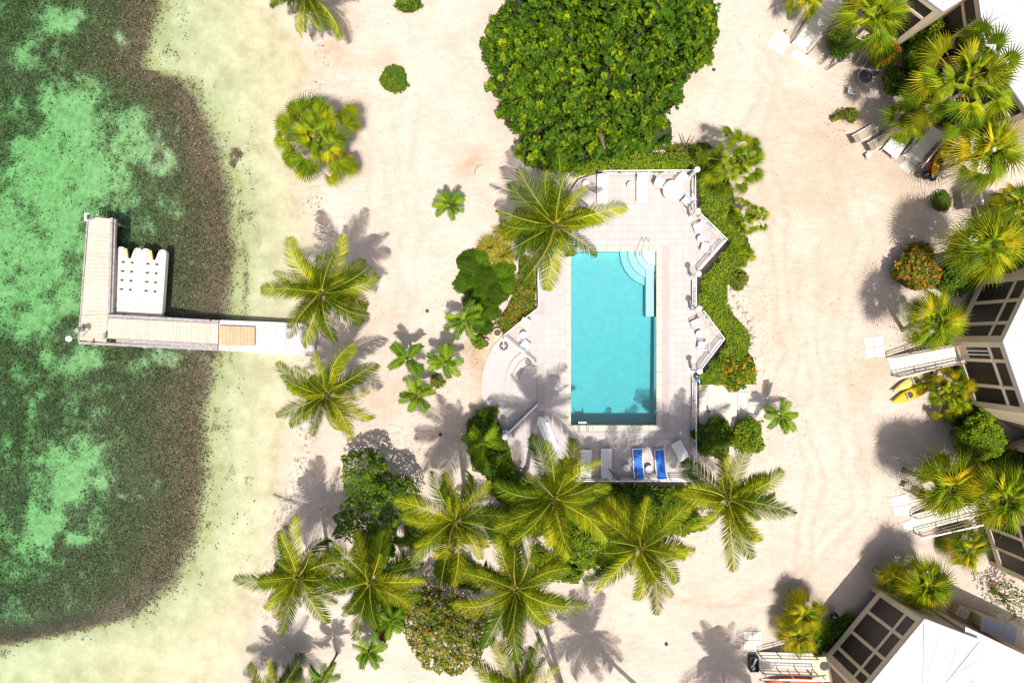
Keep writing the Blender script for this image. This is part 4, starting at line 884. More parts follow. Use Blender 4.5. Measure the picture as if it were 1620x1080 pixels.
def add_trunk(o, base, crown, r0, r1, bend=0.15):
    mid = base.lerp(crown, .45) + Vector((base.x - crown.x, base.y - crown.y, 0)) * -bend; path = []; rad = []
    for i in range(15):
        u = i / 14; path.append((base * (1 - u) ** 2 + mid * 2 * u * (1 - u) + crown * u * u) - base); rad.append((r0 * 1.35 if i == 0 else r0 + (r1 - r0) * u) * (1.0 if i % 2 else .93))
    MB().tube(path, rad, 9).build('trunk', trunk_m, o, smooth=True)
def palm(kind, label, cpx, cpy, h, scale=1.0, n=18, base=None, seed=0, meshes=None, group=None, yellow=0.0, dead=0, dirs=None):
    r = random.Random(seed * 13 + 5); c = P(cpx, cpy, h); b = Vector((*base, 0)) if base else c.copy(); b.z = -0.03
    if base: b = P(base[0], base[1], 0) + Vector((0, 0, -.03))
    nm = {'coco': 'coconut_palm', 'fan': 'fan_palm', 'small': 'feather_palm', 'split': 'fan_palm'}[kind]
    o = thing(nm, label, 'palm tree', b, group=group)
    th = {'coco': (.17, .11), 'fan': (.16, .13), 'split': (.15, .13), 'small': (.09, .06)}[kind]; add_trunk(o, b, c, *th)
    top = c - b; tilt = Matrix.Rotation(r.uniform(-.2, .2), 4, 'X') @ Matrix.Rotation(r.uniform(-.2, .2), 4, 'Y')
    if kind == 'coco':
        n = n + r.randint(3, 8); dead = max(dead, r.choice((0, 1, 1, 2)))
        for k in range(r.randint(3, 7)):
            a = r.uniform(0, 6.28); nut = MB().lathe([(.02, -.14), (.09, -.09), (.115, 0), (.09, .09), (.02, .14)], (0, 0, 0), 8).build('coconut', mat('coconut_husk', (.22, .19, .04), .6, .3, 6, obrand=.3), o, smooth=True); nut.location = top + Vector((math.cos(a) * .24, math.sin(a) * .24, -.38 - r.random() * .15))
    for i in range(n):
        u = (i + .5) / n; az = (dirs[i] if dirs and i < len(dirs) else None)
        az = math.radians(-az) + r.uniform(-.08, .08) if az is not None else i * 2.39996 + r.uniform(-.5, .5) + seed
        if kind == 'coco':
            pit = .8 * (1 - u) ** 1.6 + .22 * (1 - u) - .34 * u + r.uniform(-.2, .2); cl = 0 if u < .35 else (1 if u < .72 else 2); me = r.choice(COCO[cl]); sc_ = scale * r.uniform(.74, 1.1) * (.8 if u < .15 else 1)
        elif kind == 'small':
            pit = .75 * (1 - u) + .12 + r.uniform(-.1, .1); me = r.choice(SMALL); sc_ = scale * r.uniform(.9, 1.1)
        else:
            pit = 1.25 * (1 - u) ** 1.2 - .35 * u + r.uniform(-.15, .15); src = (FAN if kind == 'fan' else FANS)[(fany_m if r.random() < yellow else fan_m).name]; me = src[0 if u < .35 else (1 if u < .75 else 2)]; sc_ = scale * r.uniform(.85, 1.12)
        f = link('frond', me, None, o); M = tilt @ Matrix.Rotation(az, 4, 'Z') @ Matrix.Rotation(-pit, 4, 'Y') @ Matrix.Rotation(r.uniform(-.35, .35), 4, 'X')
        f.rotation_euler = M.to_euler(); f.location = top + Vector((math.cos(az) * .08, math.sin(az) * .08, -.25 * u)) * scale; f.scale = (sc_,) * 3
    heart = MB().lathe([(.02, -.5), (.16, -.42), (.2, -.15), (.1, .1), (.01, .25)], (0, 0, 0), 8).build('crown_heart', mat('palm_heart', (.07, .085, .02), .8, .4, 8), o); heart.location = top; hs = 1.1 * min(scale, 1.1) * {'small': .6, 'coco': 1.0}.get(kind, 2.0); heart.scale = (hs, hs, hs * (.6 if kind in ('fan', 'split') else 1))
    for i in range({'coco': 7, 'small': 3}.get(kind, 14)):
        az = i * 2.4 + seed + 1.1; pit = r.uniform(.35, 1.15); me = r.choice(COCO[0] + COCO[1]) if kind == 'coco' else (r.choice(SMALL) if kind == 'small' else (FAN if kind == 'fan' else FANS)[fan_m.name][0]); sc_ = scale * r.uniform(.42, .66)
        f = link('frond', me, None, o); f.rotation_euler = (Matrix.Rotation(az, 4, 'Z') @ Matrix.Rotation(-pit, 4, 'Y') @ Matrix.Rotation(r.uniform(-.4, .4), 4, 'X')).to_euler(); f.location = top; f.scale = (sc_,) * 3
    for i in range(dead):
        az = r.uniform(0, 6.28); f = link('dry_frond', COCOD if kind == 'coco' else FAND, None, o, label='dry brown frond'); f.rotation_euler = (Matrix.Rotation(az, 4, 'Z') @ Matrix.Rotation(r.uniform(.3, .8), 4, 'Y')).to_euler(); f.location = top + Vector((0, 0, -.35)); f.scale = (scale * .95,) * 3
    return o
# coconut palms: crown pixel, height read from the shadow's distance
palm('coco', 'coconut palm on the beach beside the dock end', 508, 463, 8.3, 1.0, 22, seed=1, base=(556, 478), dead=1)
palm('coco', 'yellowish coconut palm on the beach just below the dock', 516, 624, 6.0, .98, 19, seed=2, base=(560, 600))
palm('coco', 'coconut palm leaning over the deck corner near the broad tree', 880, 356, 8.0, 1.12, 20, seed=3, base=(858, 390), dirs=[-170, -100, -60, -140, 180, -80, 150, -120, -10, 30, 110, -155, 170, 125, -95, 160, 95, -30, -175, 140])
palm('coco', 'tall coconut palm shading the curved steps', 877, 787, 11.0, 1.05, 19, seed=4, base=(828, 755))
palm('coco', 'coconut palm at the deck corner beside the angled lounger', 1152, 790, 8.3, 1.05, 20, seed=5, base=(1092, 775))
palm('coco', 'coconut palm behind the railing of the blue loungers', 1012, 866, 8.5, 1.08, 20, seed=6, base=(985, 800))
palm('coco', 'coconut palm between the rounded leafy tree and the entrance terrace bush', 720, 823, 9.5, 1.02, 20, seed=7, base=(735, 770))
palm('coco', 'coconut palm with long leaning trunk over open sand', 817, 933, 9.0, 1.12, 20, seed=8, base=(900, 1120))
palm('coco', 'coconut palm nearest the waterline beside the leafy tree', 470, 913, 6.8, 1.0, 21, seed=9, base=(520, 880))
palm('coco', 'coconut palm between the waterline palm and orange-tinged tree', 585, 921, 7.2, 1.0, 22, seed=10, base=(650, 905), dead=1)
palm('coco', 'coconut palm behind the orange-tinged tree and the leaning palm trunk', 822, 1098, 7.0, .95, 18, seed=11, base=(815, 1040))
palm('coco', 'low coconut palm at the waterline with a ragged shadow', 424, 1108, 3.9, .92, 16, seed=12, base=(455, 1062))
palm('coco', 'coconut palm whose leaning trunk shadow crosses open sand by the dark stone', 967, 1188, 8.2, 1.0, 18, seed=13, base=(1050, 1120))
palm('coco', 'coconut palm shading the sand by the black crate', 1212, 1208, 7.2, 1.0, 18, seed=14, base=(1150, 1110))
palm('coco', 'coconut palm at the waterline past the broad lone fan palm', 482, -12, 5.0, .92, 18, seed=15, base=(515, 20))
# fan palms
palm('fan', 'broad fan palm standing alone on the beach', 505, 217, 3.4, 1.55, 44, seed=21, dead=2, yellow=.06)
palm('fan', 'fan palm on the hedge corner near the broad tree', 1167, 256, 4.0, 1.1, 38, seed=22)
palm('fan', 'small dark fan palm beside the hedge nook', 1187, 342, 2.4, .72, 26, seed=23)
palm('split', 'low small fan palm at the hedge edge', 1180, 404, 1.5, .5, 14, seed=24)
palm('fan', 'tall fan palm over the white roof', 1525, 125, 7.0, 1.75, 42, seed=25, base=(1470, 190), dead=4, yellow=.2)
palm('split', 'fan palm beside the red and yellow kayak', 1562, 238, 5.5, 1.42, 34, seed=26, yellow=.35)
palm('split', 'fan palm with drooping lime leaves beside the storage box', 1562, 388, 6.0, 1.36, 40, seed=27, yellow=.4)
palm('split', 'fan palm leaning beside the cottage ramp', 1479, 506, 5.3, 1.12, 28, seed=28, base=(1428, 521), yellow=.15)
palm('split', 'low fan palm beneath the leaning palm by the ramp', 1496, 516, 2.6, .8, 18, seed=29)
palm('fan', 'fan palm between the kayaks and the round bush', 1501, 622, 1.5, .92, 36, seed=30, yellow=.3)
palm('split', 'dense fan palm above the brown folding chairs', 1497, 766, 4.6, 1.28, 40, seed=31, yellow=.3)
palm('split', 'tall dense fan palm against the cottage wall', 1585, 785, 6.2, 1.3, 36, seed=32, yellow=.2)
palm('split', 'low fan palm under the ramp outer rail', 1528, 866, 1.3, 1.0, 28, seed=33, yellow=.45)
palm('split', 'yellow-green fan palm beside the screened porch corner', 1462, 925, 3.4, 1.2, 36, seed=34, yellow=.55)
palm('split', 'small yellow fan palm half behind the porch-corner palm', 1412, 918, 2.2, .7, 22, seed=35, yellow=.8)
palm('split', 'bright yellow fan palm beside the kettle grill', 1273, 970, 1.9, .9, 34, seed=36, yellow=.8)
palm('split', 'bright yellow fan palm crowding the ramp rail', 1262, 1005, 1.7, .88, 34, seed=37, yellow=.8)
palm('split', 'silvery fan palm beside the entrance ramp and bicycles', 1382, 30, 5.0, 1.3, 34, seed=38, yellow=.1)
palm('split', 'small yellow fan palm beside the ramp with the bicycles', 1274, -2, 2.6, .75, 26, seed=39, yellow=.6)
palm('split', 'dark low fan palm beneath the tall fan palm', 1438, 188, 3.2, 1.1, 24, seed=40, yellow=.15)
palm('split', 'yellow-green fan palm behind the storage box', 1612, 320, 4.2, .9, 24, seed=41, yellow=.5)
# small feather palms
for k, (a, b, h_, s_, lb) in enumerate([(711, 322, 2.0, .85, 'small feather palm alone on sand near the palm shadows'), (735, 507, 2.8, 1.1, 'feather palm beside the dark cushion shrub'), (643, 566, 2.6, 1.0, 'feather palm of the sand trio with shadow on open sand'),
        (704, 573, 2.6, 1.0, 'feather palm of the sand trio closest to the terrace'), (659, 626, 2.6, .98, 'feather palm of the sand trio farthest from cushion shrub'), (1236, 658, 2.4, .95, 'single feather palm beside the concrete platform'),
        (583, 1030, 1.6, .95, 'small feather palm on sand below the coconut palms'), (510, 1075, 3.6, .95, 'feather palm near the waterline with a long thin shadow'), (617, 852, 3.6, 1.0, 'feather palm growing out of the leafy tree'), (765, 700, 3.2, 1.1, 'feather palm in the bush beside the entrance terrace'),
        (618, 985, 2.4, .8, 'feather palm under the coconut palms with dark red plant')]):
    palm('small', lb, a, b, h_, s_, 9, seed=50 + k)

# ------------------------------------------------------------------ broadleaf plants
def leaves_np(Pt, Nm, size, asp, r, fold=.25):
    n = len(Pt); Nm = Nm / np.linalg.norm(Nm, axis=1, keepdims=True); a = r.normal(size=(n, 3)); tx = np.cross(Nm, a); tx /= np.linalg.norm(tx, axis=1, keepdims=True); ty = np.cross(Nm, tx)
    sz = size * r.uniform(.65, 1.25, (n, 1)); wd = sz * asp
    v0 = Pt - tx * sz * .5; v2 = Pt + tx * sz * .5 - Nm * sz * .12; v1 = Pt + ty * wd * .5 + Nm * wd * fold; v3 = Pt - ty * wd * .5 + Nm * wd * fold
    V = np.stack([v0, v1, v2, v3], 1).reshape(-1, 3); i = np.arange(n) * 4
    F = np.concatenate([np.stack([i, i + 1, i + 2], 1), np.stack([i, i + 2, i + 3], 1)]); return V, F
def canopy(name, label, cat, outline, z0, z1, dens, leaf, asp, m, seed=0, rosette=0, holes=0.0, edge=None, stem=True, layers=2, core=None, noise=.65, group=None, flowers=None, power=.5, solid=None):
    """leaf mass under a px outline: either a list of points or (cx,cy,r); the crown domes from z0 at the rim to z1"""
    r = np.random.default_rng(seed); solid = (cat != 'tree') if solid is None else solid
    if len(outline) == 3 and np.isscalar(outline[0]):
        cx, cy, rr = outline; wob = .05 if rr < 25 else .13; outline = [(cx + rr * (1 + wob * math.sin(3 * a + seed) + wob * .6 * math.sin(5 * a + 2 * seed)) * math.cos(a), cy + rr * (1 + wob * math.sin(3 * a + seed) + wob * .6 * math.sin(5 * a + 2 * seed)) * math.sin(a)) for a in np.linspace(0, 6.283, 28)[:-1]]
    ox = np.array([p[0] for p in outline]); oy = np.array([p[1] for p in outline]); A = abs(np.sum(ox * np.roll(oy, -1) - oy * np.roll(ox, -1))) / 2
    N = int(dens * A / (S * S)); N2 = int(N * 2.2 * ((ox.max() - ox.min()) * (oy.max() - oy.min())) / A) + 10
    x = r.uniform(ox.min() - 6, ox.max() + 6, N2); y = r.uniform(oy.min() - 6, oy.max() + 6, N2); en = min(16, .35 * min(ox.max() - ox.min(), oy.max() - oy.min())); ed_n = (fbm(x / 9, y / 9, seed + 5) - .5) * en
    ins = inpoly(x, y, outline); d = edgedist(x, y, outline) * np.where(ins, 1, -1) + ed_n; k = d > 0; x, y, d = x[k][:N * 1], y[k][:N], d[k][:N]
    if holes > 0: kk = fbm(x / 12, y / 12, seed + 77) > holes * (1 if edge is None else 1); x, y, d = x[kk], y[kk], d[kk]
    dm = edge or max(8.0, d.max()); dome = np.clip(d / dm, 0, 1) ** power
    lump = (fbm(x / 13, y / 13, seed + 9) - .5) * 2 * noise + (fbm(x / 30, y / 30, seed + 19) - .5) * 1.6 * noise
    lay = r.random(len(x)); zt_ = z0 + (z1 - z0) * dome + lump; z = np.where(lay < .62, zt_ - r.random(len(x)) * .12 * (z1 - z0 + .4), zt_ * (.35 + .6 * r.random(len(x)))); z = np.maximum(z, .05)
    kf = (H - z) / H; Pt = np.stack([(x - CX) / S * kf, (CY - y) / S * kf, z], 1)
    # outward tilt of leaves from the dome's slope
    e_ = 3.0; gxn = fbm((x + e_) / 13, y / 13, seed + 9) - fbm((x - e_) / 13, y / 13, seed + 9); gyn = fbm(x / 13, (y + e_) / 13, seed + 9) - fbm(x / 13, (y - e_) / 13, seed + 9)
    Nm = np.stack([-gxn * 5 * noise, gyn * 5 * noise, np.full(len(x), .75)], 1) + r.normal(size=(len(x), 3)) * .38
    rnd = np.clip(.55 * r.random(len(x)) + .45 * (fbm(x / 7, y / 7, seed + 33) * 1.8 - .4), 0, 1)
    if rosette:
        n = len(x); ang = np.tile(np.arange(rosette) * 2 * np.pi / rosette, n) + np.repeat(r.random(n) * 6.28, rosette); Pr = np.repeat(Pt, rosette, 0); Nr = np.repeat(Nm, rosette, 0); Nr /= np.linalg.norm(Nr, axis=1, keepdims=True)
        dirv_ = np.stack([np.cos(ang), np.sin(ang), np.zeros(n * rosette)], 1); dirv_ -= Nr * np.sum(dirv_ * Nr, 1, keepdims=True); dirv_ /= np.linalg.norm(dirv_, axis=1, keepdims=True)
        sz = leaf * np.repeat(r.uniform(.75, 1.25, n), rosette)[:, None] * r.uniform(.8, 1.15, (n * rosette, 1)); side = np.cross(Nr, dirv_)
        up_ = Nr * sz * r.uniform(.0, .35, (n * rosette, 1)); v0 = Pr + dirv_ * sz * .08; mid = Pr + dirv_ * sz * .6 + up_; v2 = Pr + dirv_ * sz * 1.05 + up_ * .6
        V = np.stack([v0, mid + side * sz * asp * .5 + Nr * sz * .06, v2, mid - side * sz * asp * .5 + Nr * sz * .06], 1).reshape(-1, 3); i = np.arange(n * rosette) * 4
        F = np.concatenate([np.stack([i, i + 1, i + 2], 1), np.stack([i, i + 2, i + 3], 1)]); rv = np.repeat(np.clip(np.repeat(rnd, rosette) + r.normal(size=n * rosette) * .1, 0, 1), 4)
    else:
        V, F = leaves_np(Pt, Nm, leaf, asp, r); rv = np.repeat(rnd, 4)
    c = P(float(ox.mean()), float(oy.mean()), (z0 + z1) / 2); c.z = -0.02; V = V - np.array([c.x, c.y, c.z])
    o = thing(name, label, cat, c, group=group)
    me = np_mesh('foliage', V, F, {'rnd': rv}, k=3); me.materials.append(m); link('crown' if cat == 'tree' else 'foliage', me, None, o, kind='stuff')
    if solid:      # closed sheet for inner twigs; dark colour stands in for shade between leaves
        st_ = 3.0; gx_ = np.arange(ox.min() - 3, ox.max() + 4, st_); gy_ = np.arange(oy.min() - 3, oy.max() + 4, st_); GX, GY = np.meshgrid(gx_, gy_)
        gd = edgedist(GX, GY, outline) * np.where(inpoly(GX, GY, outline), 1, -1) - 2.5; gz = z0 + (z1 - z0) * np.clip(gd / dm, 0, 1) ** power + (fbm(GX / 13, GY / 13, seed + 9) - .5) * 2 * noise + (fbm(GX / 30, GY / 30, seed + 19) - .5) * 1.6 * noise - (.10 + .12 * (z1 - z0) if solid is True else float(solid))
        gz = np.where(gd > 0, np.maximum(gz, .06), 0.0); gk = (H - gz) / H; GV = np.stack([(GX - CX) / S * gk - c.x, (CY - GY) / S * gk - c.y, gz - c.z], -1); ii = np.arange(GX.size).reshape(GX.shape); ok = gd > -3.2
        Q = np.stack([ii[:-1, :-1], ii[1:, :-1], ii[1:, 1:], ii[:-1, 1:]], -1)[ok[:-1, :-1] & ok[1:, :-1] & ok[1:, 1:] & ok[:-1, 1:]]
        if len(Q): mq = np_mesh('dark_core', GV.reshape(-1, 3), Q, {}, smooth=True); mq.materials.append(mat('dark_twig_core', (.035, .05, .012), .95, .5, 6)); link('dark_core', mq, None, o, kind='stuff')
    if stem:
        hh = z0 + (z1 - z0) * .75; rad = max(ox.max() - ox.min(), oy.max() - oy.min()) / S / 2; tw = .035 * rad + .02
        tr = MB().tube([(0, 0, -.05), (.05, .02, hh * .3), (0, 0, hh * .5)], [tw * 2.2, tw * 1.6, tw * 1.3], 8).build('trunk' if cat == 'tree' else 'stem', mat('bark', (.17, .13, .10), .9, .25, 8, bump=.4), o, smooth=True)
        lm = MB()
        for q_ in range(7):
            a = q_ * .9 + seed; rr = rad * r.uniform(.3, .55); lm.tube([(0, 0, hh * .42), (rr * .4 * math.cos(a), rr * .4 * math.sin(a), hh * .65), (rr * math.cos(a + .2), rr * math.sin(a + .2), hh * .85)], [tw, tw * .7, tw * .25], 5)
        lm.build('limbs', MATS['bark'], o)
    if flowers:
        fm, nf, fs = flowers; kx = r.choice(np.where(lay[:len(x)] < .62)[0], min(nf, int((lay < .62).sum())), replace=False); Pf = Pt[kx] + np.array([0, 0, .06]); rep = 5
        Pf = np.repeat(Pf, rep, 0) + r.normal(size=(len(Pf) * rep, 3)) * fs * .45; Nf = r.normal(size=Pf.shape) * .5 + np.array([0, 0, 1]); Vf, Ff = leaves_np(Pf, Nf, fs, .8, r); Vf = Vf - np.array([c.x, c.y, c.z])
        mf = np_mesh('flowers', Vf, Ff, {'rnd': np.repeat(r.random(len(Pf)), 4)}, k=3); mf.materials.append(fm); link('flowers', mf, None, o, kind='stuff')
    return o
tree_m = leafmat('tree_leaf', [(0, (.022, .06, .006)), (.5, (.06, .13, .008)), (.75, (.14, .215, .005)), (1, (.32, .35, .008))], .45, .22, spec=.08)
hedge_m = leafmat('hedge_leaf', [(0, (.07, .13, .008)), (.5, (.17, .25, .012)), (1, (.32, .36, .02))], .45, .25)
bush_m = leafmat('bush_leaf', [(0, (.028, .07, .006)), (.5, (.085, .16, .01)), (1, (.22, .27, .015))], .42, .22)
lime_m = leafmat('lime_leaf', [(0, (.05, .11, .006)), (.5, (.14, .23, .01)), (.85, (.30, .33, .015)), (1, (.45, .37, .02))], .42, .24)
croton_m = leafmat('croton_leaf', [(0, (.04, .08, .008)), (.4, (.10, .15, .012)), (.7, (.24, .22, .02)), (1, (.42, .16, .02))], .42, .2)
dark_m = leafmat('cushion_leaf', [(0, (.035, .085, .004)), (.6, (.075, .15, .006)), (1, (.13, .21, .008))], .6, .15)
cush = [leafmat('cushion_leaf_%d' % k, [(0, (.035 * f, .085 * f, .004)), (.6, (.08 * f, .155 * f, .006)), (1, (.14 * f, .22 * f, .008))], .6, .15) for k, f in enumerate((.8, 1.05, 1.35))]
orange_f = leafmat('orange_flower', [(0, (.55, .16, .015)), (1, (.70, .30, .03))], .5, .2); red_f = leafmat('red_flower', [(0, (.55, .03, .02)), (1, (.75, .10, .04))], .5, .2)
gold_m = leafmat('gold_grass', [(0, (.12, .13, .012)), (.5, (.27, .24, .025)), (1, (.42, .33, .05))], .5, .2)
big = [(807, 0), (777, 27), (767, 62), (760, 91), (782, 118), (768, 140), (793, 156), (785, 183), (812, 201), (826, 217), (812, 244), (836, 262), (868, 274), (905, 270), (930, 262), (982, 249), (1041, 238), (1061, 222), (1065, 204), (1051, 183), (1070, 166), (1084, 148), (1076, 129), (1100, 115), (1124, 97), (1129, 70), (1136, 50), (1136, 20), (1129, -5), (1080, -75), (960, -105), (840, -55)]
canopy('broadleaf_tree', 'huge spreading broadleaf tree between the beach and the pool', 'tree', big, 2.4, 6.6, 44, .245, .6, tree_m, 1, rosette=9, holes=.36, edge=95, noise=1.7, solid=1.3)
hedge = [(905, 282), (925, 262), (985, 248), (1060, 242), (1110, 236), (1140, 243), (1152, 272), (1160, 305), (1166, 332), (1180, 362), (1190, 398), (1182, 416), (1162, 430), (1152, 455), (1150, 480), (1164, 500), (1186, 524), (1188, 545), (1178, 562), (1196, 592), (1195, 609), (1110, 609), (1108, 594), (1150, 538), (1113, 490), (1107, 478), (1107, 440), (1156, 383), (1107, 334), (1106, 273), (950, 271)]
canopy('clipped_hedge', 'bright green clipped hedge wrapping round the pool deck', 'hedge', hedge, 1.15, 1.5, 420, .13, .6, hedge_m, 2, noise=.16, edge=10, stem=False)
canopy('flowering_bush', 'orange flowering bush at the hedge end beside the platform', 'bush', (1165, 585, 30), .9, 1.9, 330, .16, .6, bush_m, 3, flowers=(orange_f, 42, .13), noise=.3)
canopy('croton_hedge', 'yellow-green hedge along the deck corner beside cushion shrubs', 'hedge', [(822, 395), (846, 425), (848, 488), (797, 528), (784, 512), (806, 480), (818, 440)], .6, 1.0, 330, .15, .55, croton_m, 4, noise=.25, stem=False)
for k, (a, b, r_, lb) in enumerate([(742, 415, 21, 'dark green cushion shrub at the sand corner of the clump'), (763, 408, 18, 'dark green cushion shrub touching the golden grass'), (735, 447, 19, 'dark green cushion shrub shaded by the feather palm'), (768, 438, 22, 'dark green cushion shrub in the middle of the clump'), (797, 425, 20, 'dark green cushion shrub next to the croton hedge top'),
        (757, 466, 17, 'small dark cushion shrub above the feather palm'), (786, 462, 20, 'dark green cushion shrub midway along the croton hedge'), (804, 450, 17, 'dark green cushion shrub against the yellow hedge'), (773, 490, 19, 'dark green cushion shrub beside the hedge tip'), (764, 515, 17, 'dark green cushion shrub nearest the white flower pots')]):
    canopy('cushion_shrub', lb, 'shrub', (a, b, r_), .02, 1.25, 1500, .08, .4, cush[(k * 2) % 3], 10 + k, noise=.05, stem=False, group='mounded cushion shrubs', power=.8)
def grasses(label, px_, py_, n, ln, seed, m=gold_m):
    r = np.random.default_rng(seed); o = thing('ornamental_grass', label, 'grass clump', P(px_, py_, 0)); V, F, R = [], [], []
    for i in range(n):
        a = r.uniform(0, 6.28); rr = r.uniform(0, .25); L_ = ln * r.uniform(.6, 1.15); b = len(V); d = np.array([math.cos(a), math.sin(a), 0]); s_ = np.array([-math.sin(a), math.cos(a), 0]) * .018; p0 = d * rr; el = r.uniform(.3, 1.3)
        m_ = p0 + d * L_ * .45 * math.cos(el) + np.array([0, 0, L_ * .6 * math.sin(el) + .1]); t_ = p0 + d * L_ * math.cos(el * .6) + np.array([0, 0, L_ * .45 * math.sin(el) + .03])
        V += [p0 - s_, p0 + s_, m_ + s_, m_ - s_, t_]; F += [(b, b + 1, b + 2), (b, b + 2, b + 3), (b + 3, b + 2, b + 4)]; R += [r.random()] * 5
    me = np_mesh('blades', V, F, {'rnd': R}, k=3); me.materials.append(m); link('blades', me, None, o, kind='stuff')
grasses('golden ornamental grass under the deck-corner palm', 775, 392, 420, .95, 1); grasses('golden ornamental grass touching the cushion shrubs', 795, 405, 420, .95, 2); grasses('golden ornamental grass behind the deck-corner palm', 800, 370, 420, 1.0, 3)
